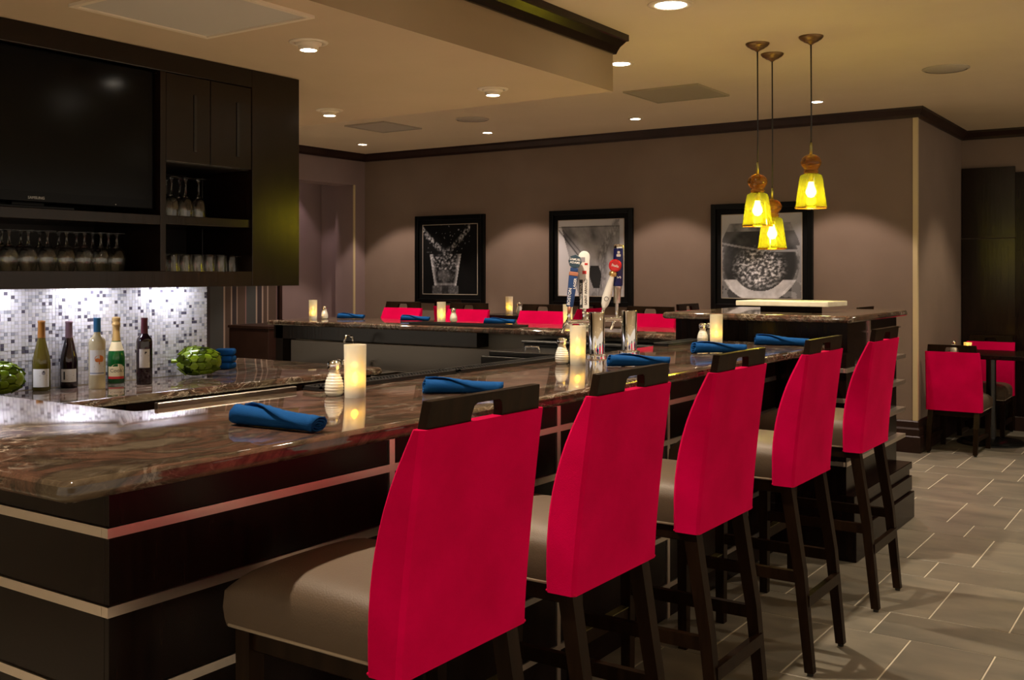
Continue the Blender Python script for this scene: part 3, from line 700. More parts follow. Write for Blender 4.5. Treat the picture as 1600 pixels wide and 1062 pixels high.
# ---------------------------------------------------------------- pictures (prints painted by formula into vertex colours)
def art(fn, name, nx=110, nz=112, w=0.72, h=0.73):
    vs = []; fs = []; cols = []
    for j in range(nz + 1):
        for i in range(nx + 1):
            u, v = i / nx, j / nz
            vs.append((-w / 2 + w * u, 0, h * v)); g = max(0.0, min(1.0, 1.5 * fn(u, v)))
            cols.append((g * 0.92, g * 0.94, g, 1))
    for j in range(nz):
        for i in range(nx):
            a = j * (nx + 1) + i; fs.append((a, a + 1, a + nx + 2, a + nx + 1))
    me = bpy.data.meshes.new(name); me.from_pydata(vs, [], fs); me.materials.append(MATS['art_print'])
    ca = me.color_attributes.new('Col', 'FLOAT_COLOR', 'POINT')
    for k, c in enumerate(cols): ca.data[k].color = c
    return me
def nf(u, v, s, o=0): return noise.fractal(Vector((u * s, v * s, o)), 1.0, 2.0, 5)
def sm(a, b_, x):
    t = max(0, min(1, (x - a) / (b_ - a))); return t * t * (3 - 2 * t)
def splash(u, v):   # tumbler with a crown of splashing water on black
    g = 0.004
    cx = u - 0.42; hw = 0.20 + 0.10 * max(0, (v - 0.12)) / 0.5
    if 0.12 < v < 0.58 and abs(cx) < hw:
        e = abs(cx) / hw
        g += 0.26 * sm(0.70, 1.0, e) + 0.05 * max(0, nf(u, v * 0.6, 14)) + 0.06 * sm(0.22, 0.0, abs(cx + 0.01) + abs(v - 0.26)) + (0.40 * max(0, nf(u, v, 26, 3)) if v > 0.35 else 0.10 * max(0, nf(u, v, 22, 3)))
        g += 0.12 * sm(0.03, 0.0, abs(v - 0.14))
    if v <= 0.12 and abs(cx) < 0.24: g += (0.10 * abs(nf(u, v, 16, 5)) + 0.03) * (1 if abs(cx) > 0.06 else 0.3)
    top = 0.60 + 0.34 * (abs(cx) / 0.42) ** 1.3
    d = abs(v - top)
    if abs(cx) < 0.45 and v > 0.5: g += 0.55 * sm(0.07, 0.0, d) * max(0, nf(u, v, 24, 9) + 0.25) * (0.4 + abs(cx) * 2)
    if v > 0.6 and nf(u, v, 34, 2) > 0.62 and abs(cx) < 0.45: g += 0.22
    return g
def martini(u, v):  # tilted cocktail glass on pale ground
    g = 0.36 + 0.16 * (1 - u) - 0.10 * v
    a = nf(u * 0.8 + 0.25 * v, v * 0.6, 5, 1)
    if v < 0.92 and u + 0.3 * v > 0.32 and u < 0.95: g = 0.22 + 0.16 * a + 0.05 * math.sin(9 * u + 6 * v)
    for x0, x1, wd in ((0.0, 0.36, 0.022), (0.06, 0.44, 0.012)):
        l = x0 + (x1 - x0) * (0.88 - v) / 0.40
        if 0.48 < v < 0.88: g *= 1 - 0.85 * sm(wd, 0, abs(u - l))
    bnd = 0.86 - 0.32 * (0.95 - v) + 0.05 * math.sin(8 * v)
    band = sm(0.11, 0.03, abs(u - bnd))
    g = g * (1 - band) + band * (0.10 + 0.24 * abs(nf(u * 1.5, v * 0.5, 18, 6)))
    if 0.10 < v < 0.40 and abs(u - 0.60 + 0.1 * v) < 0.10 * (1 - abs(v - 0.28) * 3.0): g = 0.012
    if abs(v - 0.91) < 0.006: g *= 0.35
    if u > 0.94: g = 0.30
    return g * 1.1
def fishbowl(u, v): # round bowl full of bubbles
    cx, cy = u - 0.48, v - 0.42
    r = math.sqrt((cx / 0.50) ** 2 + (cy / 0.47) ** 2)
    g = 0.20 + 0.16 * sm(0.5, 1.0, v) * (1 - u * 0.5)
    if v < 0.2: g = 0.03 + (0.12 if u > 0.88 else 0.02) + 0.10 * (nf(u, v, 8) > 0.2)
    neck = 0.36 + 0.14 * sm(1.0, 0.6, v)
    if (r < 1 and v < 0.62) or (v >= 0.62 and abs(cx) < neck and v < 0.90):
        g = 0.022 + 0.04 * max(0, nf(u, v, 4, 2)) + 0.05 * sm(0.85, 1.0, r)
        if v > 0.80: g = 0.16 + 0.10 * nf(u, v, 8, 2)
        if abs(v - 0.66 + 0.10 * math.sin(u * 2)) < 0.012: g = 0.20
        q = math.sqrt((cx / 0.33) ** 2 + ((v - 0.36) / 0.26) ** 2)
        if q < 1.1: g += 0.95 * sm(1.15, 0.5, q) * max(0, nf(u, v * 1.3, 24, 4) + 0.10) + 0.03 * sm(1.0, 0.3, q)
        if v < 0.22 and r > 0.72: g = 0.42 + 0.15 * nf(u, v, 9, 8)
        if r > 0.93 and v < 0.55: g += 0.18 * max(0, nf(u, v, 12, 7) + 0.3)
    return g
def picture(cx, fn, label):
    w, h, z0 = 0.92, 0.93, 1.12
    t = thing('framed_picture', label, 'picture', (cx, 8.714, z0), 0, 'framed pictures on the back wall')
    fw = 0.045
    bm = BM()
    for a in ((-w / 2, -w / 2 + fw, 0, h), (w / 2 - fw, w / 2, 0, h), (-w / 2 + fw, w / 2 - fw, 0, fw), (-w / 2 + fw, w / 2 - fw, h - fw, h)): bx(bm, a[0], a[1], -0.035, 0, a[2], a[3])
    bmesh.ops.bevel(bm, geom=list(bm.edges), offset=0.003, segments=1, affect='EDGES')
    obj('frame', bm, 'frame_black', t)
    obj('mat_board', box(-w / 2 + fw, w / 2 - fw, -0.012, 0, fw, h - fw), 'frame_mat', t)
    p = obj('print', art(fn, 'print'), None, t); p.location = (0, -0.0135, 0.10)
    bm = BM()
    for a in ((-0.366, -0.360, 0.094, 0.836), (0.360, 0.366, 0.094, 0.836), (-0.366, 0.366, 0.094, 0.100), (-0.366, 0.366, 0.830, 0.836)): bx(bm, a[0], a[1], -0.016, -0.012, a[2], a[3])
    obj('fillet', bm, 'vent_grey', t)
picture(-6.713, splash, 'black framed print of a glass with splashing water on black')
picture(-5.005, martini, 'black framed print of a tilted cocktail glass on pale grey')
picture(-3.300, fishbowl, 'black framed print of a round bowl of bubbles behind the pendants')

# ---------------------------------------------------------------- ceiling fixtures
WARM = (1.0, 0.80, 0.58)
def downlight(x, y, label, power, size=80, blend=0.35, r=0.075, z=CEIL, target=None, gimbal=False, group='recessed downlights', col=WARM):
    t = thing('downlight', label, 'light', (x, y, z), 0, group)
    obj('trim_ring', lathe([(r * 0.78, -0.001), (r * 0.80, -0.006), (r * 1.12, -0.004), (r * 1.15, 0.0), (r * 0.78, 0.0)], 28), 'white_trim', t, smooth=True)
    if gimbal:
        obj('lamp_holder', lathe([(r * 0.78, -0.002), (r * 0.74, -0.012), (r * 0.60, -0.018), (r * 0.56, -0.036), (r * 0.48, -0.036), (r * 0.48, -0.028), (0, -0.028)], 28), 'white_trim', t, auto=40)
        obj('lens', lathe([(0, -0.034), (r * 0.47, -0.034), (r * 0.47, -0.030), (0, -0.030)], 24), 'lamp_white', t)
        zo = -0.045
    else:
        obj('lens', lathe([(0, -0.0035), (r * 0.76, -0.0035), (r * 0.76, -0.0005), (0, -0.0005)], 24), 'lamp_white', t)
        zo = -0.012
    s = spot('downlight_lamp', (x, y, z + zo), power * SPOT_W, size, blend, col, None, target or (x, y, 0))
    s.parent = t; s.matrix_parent_inverse = Matrix.Translation((-x, -y, -z))
for x, lab in ((-7.295, 'downlight in the ceiling corner by the recess'), (-5.714, 'downlight in the ceiling above the gap between splash and martini pictures'), (-4.152, 'downlight in the ceiling above the gap between martini and fishbowl pictures'), (-2.58, 'downlight in the ceiling just past the pendant cords')):
    downlight(x, 7.99, lab, 38, 86, 0.22, 0.055, group='downlights washing the picture wall', col=(1.0, 0.78, 0.66))
downlight(-2.25, 4.706, 'large bright downlight in the ceiling nearest the soffit crown', 85, 90, 0.5, 0.10)
downlight(-3.14, 5.843, 'bright downlight in the ceiling half hidden by the soffit corner', 50, 95, 0.5, 0.075)
for x, y, lab in ((-3.308, 3.275, 'soffit downlight with a projecting lamp beside the square access panel'), (-3.305, 4.672, 'soffit downlight with a projecting lamp nearest the soffit corner'), (-4.569, 4.704, 'soffit downlight with a projecting lamp beside the wall cabinet')):
    downlight(x, y, lab, 32, 85, 0.5, 0.075, SOF, gimbal=True, group='soffit downlights')
for x, lab in ((-4.71, 'added unseen downlight over the far granite top, behind the soffit'), (-6.28, 'added unseen downlight behind the soffit near the recess')):
    downlight(x, 5.843, lab, 75, 95, 0.5, 0.075)  # added out of sight to bounce light onto the far ceiling
# unseen recessed lamps over the seating; those over the open room are added bounce fill
for x, y, pw in ((-2.25, 3.135, 85), (-2.25, 1.565, 85), (-0.68, 6.28, 45), (-0.90, 7.9, 36), (-0.68, 4.706, 12), (-1.15, 9.42, 34), (1.7, -2.0, 84), (1.7, 0.9, 84), (1.7, 4.0, 84), (4.0, -2.0, 84), (4.0, 0.9, 84), (4.0, 4.0, 84), (-1.0, -2.2, 70), (1.9, 7.2, 62)):
    downlight(x, y, 'unseen recessed downlight over the seating side of the room', pw, 95, 0.5, 0.075, group='recessed downlights over the room')
for y in (8.0, 6.3):
    downlight(-8.22 if y > 7 else -8.1, y, 'small downlight over the recess' if y > 7 else 'small downlight over the striped wall', 12 if y > 7 else 4, 80, 0.3, 0.04, group='recess lights', col=(1, 0.72, 0.72))

def square_panel(name, x0, x1, y0, y1, z, label, mat, cat='vent', rim=0.03):
    t = thing(name, label, cat, ((x0 + x1) / 2, (y0 + y1) / 2, z)); hx, hy = (x1 - x0) / 2, (y1 - y0) / 2
    obj('panel', box(-hx + rim, hx - rim, -hy + rim, hy - rim, -0.006, 0), mat, t)
    bm = BM()
    for a in ((-hx, hx, -hy, -hy + rim), (-hx, hx, hy - rim, hy), (-hx, -hx + rim, -hy + rim, hy - rim), (hx - rim, hx, -hy + rim, hy - rim)): bx(bm, *a, -0.012, 0)
    obj('frame', bm, 'white_trim' if cat == 'access panel' else mat, t)
square_panel('access_panel', -3.585, -2.945, 2.30, 2.95, SOF, 'square grey access panel with a pale frame in the soffit', 'access_grey', 'access panel', 0.022)
square_panel('air_vent', -3.61, -3.02, 6.75, 7.32, CEIL, 'flat square air vent in the ceiling before the pendants', 'vent_warm', rim=0.012)
square_panel('air_vent', -6.50, -6.03, 6.88, 7.40, CEIL, 'flat square air vent in the ceiling beyond the soffit edge', 'vent_grey', rim=0.012)
for x, y, lab in ((-1.472, 7.177, 'round ceiling speaker grille on the open side of the pendants'), (-5.328, 7.224, 'round ceiling speaker grille beyond the soffit edge')):
    t = thing('ceiling_speaker', lab, 'speaker', (x, y, CEIL))
    obj('grille', lathe([(0, -0.008), (0.125, -0.008), (0.13, -0.004), (0.13, 0), (0, 0)], 32), 'vent_grey', t, auto=40)
    obj('rim', lathe([(0.13, -0.010), (0.145, -0.004), (0.145, 0.0), (0.13, 0.0)], 32), 'white_trim' if False else 'vent_grey', t, auto=40)

# pendants
def pendant(x, y, zb, label):
    t = thing('pendant_lamp', label, 'lamp', (x, y, zb), 0, 'amber pendants over the tall bar end')
    top = CEIL - zb
    obj('canopy', lathe([(0.068, top), (0.068, top - 0.006), (0.058, top - 0.018), (0.042, top - 0.026), (0.040, top - 0.030), (0.020, top - 0.038), (0.008, top - 0.048), (0, top - 0.048)], 28), 'bronze', t, auto=40)
    obj('cord', tube([(0, 0, 0.365), (0.002, 0.001, top * 0.5), (0, 0, top - 0.046)], 0.0042, 8), 'black_rubber', t, smooth=True)
    obj('stem', lathe([(0, 0.300), (0.009, 0.300), (0.009, 0.350), (0.006, 0.372), (0, 0.372)], 12), 'brass_plate', t, smooth=True)
    obj('glass_neck', lathe([(0.036, 0.196), (0.042, 0.206), (0.034, 0.214), (0.040, 0.224), (0.055, 0.245), (0.058, 0.262), (0.048, 0.284), (0.034, 0.296), (0.012, 0.304), (0.0, 0.304)], 28), 'amber_glass', t, smooth=True)
    obj('shade', lathe([(0.088, 0.0), (0.083, 0.025), (0.064, 0.165), (0.058, 0.186), (0.036, 0.196)], 36), 'seeded_glass', t, smooth=True)
    obj('shade_rim', lathe([(0.0875, 0.0), (0.090, 0.003), (0.0885, 0.008), (0.0855, 0.008), (0.0855, 0.0), (0.0875, 0.0)], 36), 'amber_glass', t, smooth=True)
    obj('bulb', lathe([(0, 0.060), (0.018, 0.066), (0.029, 0.085), (0.029, 0.100), (0.018, 0.128), (0.013, 0.150), (0, 0.150)], 20), 'bulb', t, smooth=True)
    obj('socket', lathe([(0.014, 0.150), (0.016, 0.152), (0.016, 0.196), (0, 0.196)], 16), 'bronze', t, smooth=True)
    d = bpy.data.lights.new('pendant_glow', 'POINT'); d.energy = 2.2; d.color = (1.0, 0.90, 0.18); d.shadow_soft_size = 0.03
    o = bpy.data.objects.new('pendant_glow', d); COL.objects.link(o); o.parent = t; o.location = (0, 0, 0.03)
pendant(-2.215, 5.785, 1.705, 'amber glass pendant with a bright yellow shade, at middle height, overlapping the lowest one')
pendant(-2.245, 6.106, 1.580, 'amber glass pendant hanging lowest of the three in front of the fishbowl picture')
pendant(-1.900, 5.781, 1.798, 'amber glass pendant hanging highest and apart from the other two')

# ---------------------------------------------------------------- table ware
def candle(loc, label, h=0.155, r=0.033, group='frosted candle glasses'):
    t = thing('candle_glass', label, 'candle', loc, 0, group)
    w = 0.003
    obj('glass', lathe([(0, 0), (r * 0.93, 0), (r * 0.95, 0.01), (r, h), (r - w, h), (r * 0.95 - w, 0.012), (0, 0.012)], 32), 'frosted_glass', t, auto=40)
    l = obj('led_candle', lathe([(0, 0.013), (0.020, 0.013), (0.020, 0.034), (0.017, 0.038), (0, 0.038)], 20), 'salt_white', t, auto=40)
    obj('flame', lathe([(0, 0.038), (0.008, 0.044), (0.011, 0.054), (0.007, 0.068), (0, 0.078)], 12), 'led_flame', l, smooth=True)
    d = bpy.data.lights.new('candle_glow', 'POINT'); d.energy = 0.006; d.color = (1.0, 0.55, 0.12); d.shadow_soft_size = 0.01
    o = bpy.data.objects.new('candle_glow', d); COL.objects.link(o); o.parent = t; o.location = (0, 0, 0.095)
    return t
def shaker(loc, label, fill='salt_white', h=0.105, group='glass shakers'):
    t = thing('shaker', label, 'shaker', loc, 0, group)
    p = [(0, 0), (0.021, 0), (0.024, 0.004)]
    n = 8
    for k in range(n):
        z = 0.008 + k * 0.0082; f = k / (n - 1); rr = 0.0235 + 0.0065 * math.sin(PI * min(1, 0.18 + f * 0.82)) - 0.008 * f
        p += [(rr, z), (rr + 0.0016, z + 0.0035), (rr, z + 0.0072)]
    p += [(0.0175, 0.076), (0.017, 0.082), (0, 0.082)]
    obj('jar', lathe(p, 24), fill, t, smooth=True)
    c = obj('cap', lathe([(0.0185, 0.078), (0.020, 0.080), (0.0205, 0.094), (0.018, 0.101), (0.010, 0.105), (0, 0.106)], 24), 'chrome', t, smooth=True)
    return t
tabs = [((-2.112, 2.281), (-2.186, 2.270), 'by the steel upstand and long mat', ), ((-2.135, 3.610), (-2.204, 3.600), 'before the beer towers'), ((-2.147, 5.029), (-2.245, 5.08), 'next to the tall bar end')]
for c, s, w in tabs:
    candle((*c, ZT), 'frosted glass with a glowing candle, ' + w)
    shaker((*s, ZT), 'salt shaker with chrome cap, ' + w)
    shaker((s[0] + 0.010, s[1] + 0.075, ZT), 'dark pepper shaker behind the salt shaker, ' + w, 'pepper_dark')
for c, s, w in (((-6.0, 5.99), (-5.98, 6.10), 'near the recess end of the far granite top'), ((-4.80, 6.12), (-4.80, 6.27), 'at the middle of the far granite top'), ((-3.70, 6.12), (-3.55, 6.12), 'on the far granite top, behind the beer towers')):
    candle((*c, ZT), 'frosted candle glass ' + w)
    shaker((*s, ZT), 'salt shaker ' + w)
candle((-5.24, 7.66, 1.075), 'frosted candle glass on the black high table'); shaker((-5.13, 7.66, 1.075), 'salt shaker on the black high table')
candle((-1.74, 9.32, 0.765), 'small candle glass on the low dining table', 0.095, 0.032); shaker((-1.86, 9.36, 0.765), 'salt shaker on the low dining table')

def napkin_mesh(seed):
    rng = random.Random(seed); bm = BM(); L = 0.20; nl = 16; ns = 46; turns = 2.6; rings = []
    for i in range(nl + 1):
        f = i / nl; r = 0.0265 * (1 - 0.22 * f) * (1 + 0.035 * math.sin(3 * PI * f + seed)); sq = 0.92 - 0.14 * f; ring = []
        for k in range(ns + 1):
            t = k / ns; th = 2 * PI * (2.35 + 0.5 * f) * t + seed; rr = r * (0.18 + 0.82 * t) + 0.0008 * math.sin(7 * th)
            ring.append((rr * math.cos(th), rr * math.sin(th) * sq))
        zb = min(p[1] for p in ring)
        yo = 0.006 * math.sin(2.2 * f + seed)
        rings.append([bm.verts.new((-L / 2 + L * f + (0.010 * math.sin(2 * PI * turns * k / ns) * (f - 0.5)), p[0] + yo, p[1] - zb)) for k, p in enumerate(ring)])
    for a, b_ in zip(rings, rings[1:]):
        for k in range(ns): bm.faces.new((a[k], a[k + 1], b_[k + 1], b_[k]))
    bmesh.ops.recalc_face_normals(bm, faces=bm.faces)
    r = bmesh.ops.solidify(bm, geom=list(bm.faces), thickness=0.0024)
    return mesh_of(bm, 'napkin', 'blue_cloth', smooth=True)
NAP = [napkin_mesh(s) for s in (-1.5, -1.2, -1.8)]
def napkin(x, y, z, rz, label, k, group, sc=1.0):
    t = tag(obj('napkin_roll', NAP[k % 3], None), label, 'napkin', group); t.location = (x, y, z + 0.0012); t.rotation_euler = (0, 0, rz); t.scale = (sc, sc, sc)
for k, (x, y, rz, lab, s) in enumerate(((-1.835, 1.715, 0.02, 'rolled blue napkin on the bar by the sharp granite corner', 1.30), (-1.905, 2.535, 0.62, 'rolled blue napkin on the bar above the second stool', 1.18), (-1.893, 3.67, 0.72, 'rolled blue napkin on the bar below the beer towers', 1.22),
        (-1.91, 4.505, 0.80, 'rolled blue napkin on the bar in front of the third candle', 1.28), (-1.845, 5.15, 0.22, 'rolled blue napkin on the bar against the tall bar end', 1.30))):
    napkin(x, y, ZT, rz, lab, k, 'blue napkins along the stool-lined bar', s)
for k, (x, y, rz, lab) in enumerate(((-5.86, 6.28, 0.35, 'rolled blue napkin on the far granite top near the recess'), (-5.16, 6.25, 0.45, 'rolled blue napkin on the far granite top under the splash picture'), (-4.34, 6.22, 0.4, 'rolled blue napkin on the far granite top by the flat rubber mat'))):
    napkin(x, y, ZT, rz, lab, k, 'blue napkins on the far granite top', 1.12)
for k in range(3):
    o = tag(obj('folded_napkin', box(-0.055, 0.055, -0.05, 0.05, 0, 0.037, 0.014, 3), 'blue_cloth', smooth=True), ('bottom', 'middle', 'top')[k] + ' folded blue napkin in the stack behind the ceramic artichoke', 'napkin', 'stacked blue napkins')
    o.location = (-4.62 + 0.004 * k, 3.92, BZ + 0.0375 * k); o.rotation_euler = (0, 0, 0.4 + 0.15 * k)

# slab on a foot on the raised top
sl = thing('serving_slab', 'pale stone serving slab on a dark foot on the raised granite top', 'serving board', (-2.00, 5.74, ZR1), -0.05)
obj('slab', box(-0.268, 0.268, -0.15, 0.15, 0.034, 0.062, 0.004), 'white_slab', sl)
obj('foot', box(-0.15, 0.15, -0.08, 0.08, 0, 0.034, 0.003), 'chair_wood', sl)

# ---------------------------------------------------------------- beer towers
def tower(x, y, label):
    t = thing('beer_tower', label, 'beer tap', (x, y, ZT))
    obj('column', lathe([(0.0365, 0.008), (0.0365, 0.190), (0.034, 0.194), (0, 0.195)], 40), 'chrome', t, auto=40)
    obj('flange', lathe([(0, 0), (0.050, 0), (0.050, 0.005), (0.038, 0.010), (0, 0.010)], 40), 'chrome', t, auto=40)
    return t
def faucet(t, ang, ln=0.075):
    d = Vector((math.cos(ang), math.sin(ang), 0)); z = 0.152
    a = d * 0.034; e = d * (0.037 + ln)
    f = obj('faucet', tube([a + Vector((0, 0, z)), d * 0.045 + Vector((0, 0, z)), d * 0.0451 + Vector((0, 0, z)), e + Vector((0, 0, z))], [0.014, 0.014, 0.008, 0.010], 12), 'chrome', t, auto=40)
    obj('spout', tube([e + Vector((0, 0, z)), e + d * 0.016 + Vector((0, 0, z - 0.01)), e + d * 0.030 + Vector((0, 0, z - 0.05))], [0.009, 0.009, 0.007], 10), 'chrome', f, smooth=True)
    obj('collar', lathe([(0, -0.012), (0.013, -0.012), (0.014, 0.004), (0.010, 0.012), (0.007, 0.022), (0.009, 0.030), (0.006, 0.040), (0, 0.040)], 14, c=(e.x, e.y, z)), 'chrome', f, smooth=True)
    return e + Vector((0, 0, z + 0.036))
CAMA = -1.05    # direction in which the handles show their faces (towards the seats)
def handle(t, base, name, lean):
    o = obj(name, BM(), None, t); o.location = base; o.rotation_euler = (lean[0], lean[1], CAMA + PI / 2); return o
def hpart(name, bm, mat, par, **k): return obj(name, bm, mat, par, **k)
t1 = tower(-2.284, 4.023, 'chrome beer tower with a navy handle and a white handle'); t2 = tower(-2.271, 4.307, 'chrome beer tower with a red-topped white handle and a blue can handle')
def set_mesh(o, bm, mat, auto=40):
    o.data = mesh_of(bm, o.name, mat, auto=auto)
def vtext(s, size, x, z, y, mat, par, up=True, rot=True, name='lettering'):
    bm = text_bm(s, size, 0.0004, size * 0.012)
    if rot: xf(bm, rz=PI / 2)
    xf(bm, rx=PI / 2); xf(bm, (x, y, z)); return obj(name, bm, mat, par)
# navy handle, leaning
e = faucet(t1, PI + 0.55, 0.085); h = handle(t1, e, 'tap_handle', (0, 0.12))
set_mesh(h, prism([(-0.0155, 0.03), (0.0155, 0.03), (0.020, 0.17), (-0.020, 0.17)], 'y', -0.010, 0.010, 0.003), 'handle_navy'); h['label'] = 'navy tap handle with white letters and a round badge'
hpart('ferrule', lathe([(0, 0), (0.007, 0), (0.010, 0.034), (0, 0.034)], 14), 'handle_copper', h, smooth=True)
hpart('band', box(-0.0205, 0.0205, -0.0115, 0.0115, 0.168, 0.186, 0.003), 'handle_copper', h)
hpart('neck', box(-0.017, 0.017, -0.010, 0.010, 0.186, 0.205, 0.003), 'handle_navy', h)
hpart('badge', xf(lathe([(0, -0.011), (0.029, -0.011), (0.031, 0), (0.029, 0.011), (0, 0.011)], 8), (0, 0, 0.232), rx=PI / 2), 'handle_teal', h, auto=40)
vtext('SAMUEL', 0.0135, 0, 0.241, -0.0115, 'white_ink', h, rot=False); vtext('ADAMS', 0.0135, 0, 0.227, -0.0115, 'white_ink', h, rot=False)
vtext('BOSTON', 0.019, -0.006, 0.075, -0.0108, 'white_ink', h); vtext('LAGER', 0.016, 0.011, 0.135, -0.0108, 'white_ink', h)
# white handle with a rounded head
e = faucet(t1, PI - 0.10, 0.030); h = handle(t1, e, 'tap_handle', (0, 0.0))
pts = [(-0.021, 0.02), (0.021, 0.02), (0.024, 0.235)] + [(0.026 * math.cos(a * PI / 10), 0.25 + 0.028 * math.sin(a * PI / 10)) for a in range(11)] + [(-0.024, 0.235)]
set_mesh(h, prism(pts, 'y', -0.009, 0.009, 0.003), 'handle_white'); h['label'] = 'white paddle tap handle with a rounded head and dark side print'
hpart('ferrule', lathe([(0, 0), (0.009, 0), (0.009, 0.024), (0, 0.024)], 14), 'chrome', h, smooth=True)
hpart('side_band', box(-0.0215, -0.006, -0.0096, -0.0088, 0.024, 0.150), 'ink', h)
vtext('WINTER STOUT', 0.0135, -0.0138, 0.087, -0.0100, 'white_ink', h)
vtext('SAINT ARNOLD', 0.0165, 0.008, 0.095, -0.0094, 'ink', h)
hpart('emblem', box(-0.008, 0.010, -0.0098, -0.0088, 0.175, 0.190), 'red_ink', h); hpart('emblem', box(0.002, 0.016, -0.0098, -0.0088, 0.215, 0.224), 'red_ink', h)
hpart('emblem', box(-0.014, 0.004, -0.0098, -0.0088, 0.228, 0.250), 'ink_grey', h)
# white handle with red round head
e = faucet(t2, PI + 0.45, 0.085); h = handle(t2, e, 'tap_handle', (0, 0.26))
set_mesh(h, lathe([(0, 0.018), (0.009, 0.018), (0.017, 0.035), (0.021, 0.065), (0.018, 0.110), (0.011, 0.165), (0.010, 0.175), (0, 0.175)], 20), 'handle_white', 60); h['label'] = 'white tapered tap handle with a gold collar and red round head'
hpart('ferrule', lathe([(0, 0), (0.008, 0), (0.008, 0.022), (0, 0.022)], 14), 'chrome', h, smooth=True)
hpart('collar', lathe([(0.009, 0.168), (0.018, 0.174), (0.019, 0.188), (0.010, 0.196), (0, 0.196)], 16), 'foil_gold', h, smooth=True)
hpart('head', xf(lathe([(0, -0.012), (0.024, -0.012), (0.030, -0.005), (0.030, 0.005), (0.024, 0.012), (0, 0.012)], 28), (0, 0, 0.222), rx=PI / 2), 'handle_red', h, auto=40)
vtext('Stella', 0.016, 0, 0.221, -0.0125, 'white_ink', h, rot=False)
hpart('emblem', tube([(0.010 * math.cos(a * PI / 5), -0.0215, 0.062 + 0.010 * math.sin(a * PI / 5)) for a in range(10)], 0.0012, 6, closed=True), 'ink', h)
# blue can handle
e = faucet(t2, PI - 0.05, 0.030); h = handle(t2, e, 'tap_handle', (0, 0.03))
set_mesh(h, lathe([(0.019, 0.118), (0.024, 0.124), (0.024, 0.290), (0.021, 0.296), (0, 0.296)], 24), 'handle_blue', 40); h['label'] = 'dark blue can-shaped tap handle on a silver stem'
hpart('stem', lathe([(0, 0), (0.007, 0), (0.008, 0.038), (0.016, 0.040), (0.017, 0.100), (0.020, 0.104), (0.020, 0.118), (0, 0.118)], 20), 'steel', h, auto=40)
hpart('can_top', lathe([(0, 0.296), (0.022, 0.296), (0.023, 0.308), (0.019, 0.314), (0, 0.312)], 24), 'chrome', h, auto=40)
for a, z, sx in ((-0.3, 0.262, 0.020), (-0.3, 0.276, 0.012)): hpart('emblem', box(-sx / 2, sx / 2, -0.0255, -0.0235, z - 0.006, z + 0.006, 0.002, 1), 'white_ink', h)
vtext('S', 0.026, 0.006, 0.160, -0.0246, 'white_ink', h)

# ---------------------------------------------------------------- bottles on the back counter
def bottle(x, y, prof, glass, caps, labels, label, rz=-0.62):
    t = thing('wine_bottle', label, 'bottle', (x, y, BZ), rz, 'wine bottles on the back counter')
    obj('glass', lathe(prof, 32), glass, t, auto=50)
    for nm, p, mt in caps: obj(nm, lathe(p, 28), mt, t, auto=50)
    R = max(r for r, z in prof)
    for nm, z0, z1, ha, mt, off in labels:
        bm = BM(); n = 16; A = []
        for i in range(n + 1):
            a = -ha + 2 * ha * i / n; rr = R + 0.0006 + off
            A.append((bm.verts.new((rr * math.cos(a), rr * math.sin(a), z0)), bm.verts.new((rr * math.cos(a), rr * math.sin(a), z1))))
        for i in range(n): bm.faces.new((A[i][0], A[i + 1][0], A[i + 1][1], A[i][1]))
        obj(nm, bm, mt, t, smooth=True)
    return t, R
def wrap(bm, R, ang, z):       # text lying in XY -> on the cylinder side
    for v in bm.verts:
        a = ang + v.co.x / R; rr = R + 0.0014 + v.co.z; z_ = z + v.co.y
        v.co = Vector((rr * math.cos(a), rr * math.sin(a), z_))
    return bm
def blob_bm(w, h, n=14):
    bm = BM(); bm.faces.new([bm.verts.new((w / 2 * math.cos(2 * PI * k / n), h / 2 * math.sin(2 * PI * k / n), 0)) for k in range(n)]); return bm
def bar_bm(w, h):
    bm = BM(); bm.faces.new([bm.verts.new(p) for p in ((-w / 2, -h / 2, 0), (w / 2, -h / 2, 0), (w / 2, h / 2, 0), (-w / 2, h / 2, 0))]); return bm
def marks(t, R, items):
    for kind, ang, z, a, b_, mt in items:
        bm = blob_bm(a, b_) if kind == 'o' else bar_bm(a, b_)
        obj('print_mark', wrap(bm, R, ang, z), mt, t)
burg = [(0, 0), (0.036, 0), (0.039, 0.004), (0.039, 0.115), (0.036, 0.140), (0.024, 0.190), (0.0155, 0.225), (0.0145, 0.245), (0.0145, 0.262), (0, 0.262)]
bord = [(0, 0), (0.034, 0), (0.037, 0.004), (0.037, 0.200), (0.034, 0.214), (0.020, 0.230), (0.0145, 0.240), (0.0140, 0.258), (0, 0.258)]
champ = [(0, 0), (0.038, 0), (0.041, 0.005), (0.041, 0.125), (0.037, 0.150), (0.024, 0.190), (0.017, 0.225), (0.0155, 0.250), (0, 0.250)]
cap = lambda r0, r1, z0, z1, lip=0.0015: [(r0, z0), (r1, z1 - 0.012), (r1 + lip, z1 - 0.010), (r1 + lip, z1 - 0.002), (r1, z1), (0, z1)]
t, R = bottle(-4.440, 2.715, [(r, z * 1.07) for r, z in burg], 'bottle_olive', [('capsule', cap(0.0168, 0.0150, 0.240, 0.318), 'foil_amber')], [('paper_label', 0.018, 0.100, 0.98, 'paper', 0)], 'olive white-wine bottle with an amber capsule and large pale label')
marks(t, R, [('o', 0.30, 0.082, 0.016, 0.018, 'ink_grey'), ('b', 0.30, 0.070, 0.032, 0.003, 'ink_grey'), ('o', 0.30, 0.088, 0.007, 0.009, 'ink'), ('b', 0.22, 0.052, 0.026, 0.0015, 'ink_grey')])
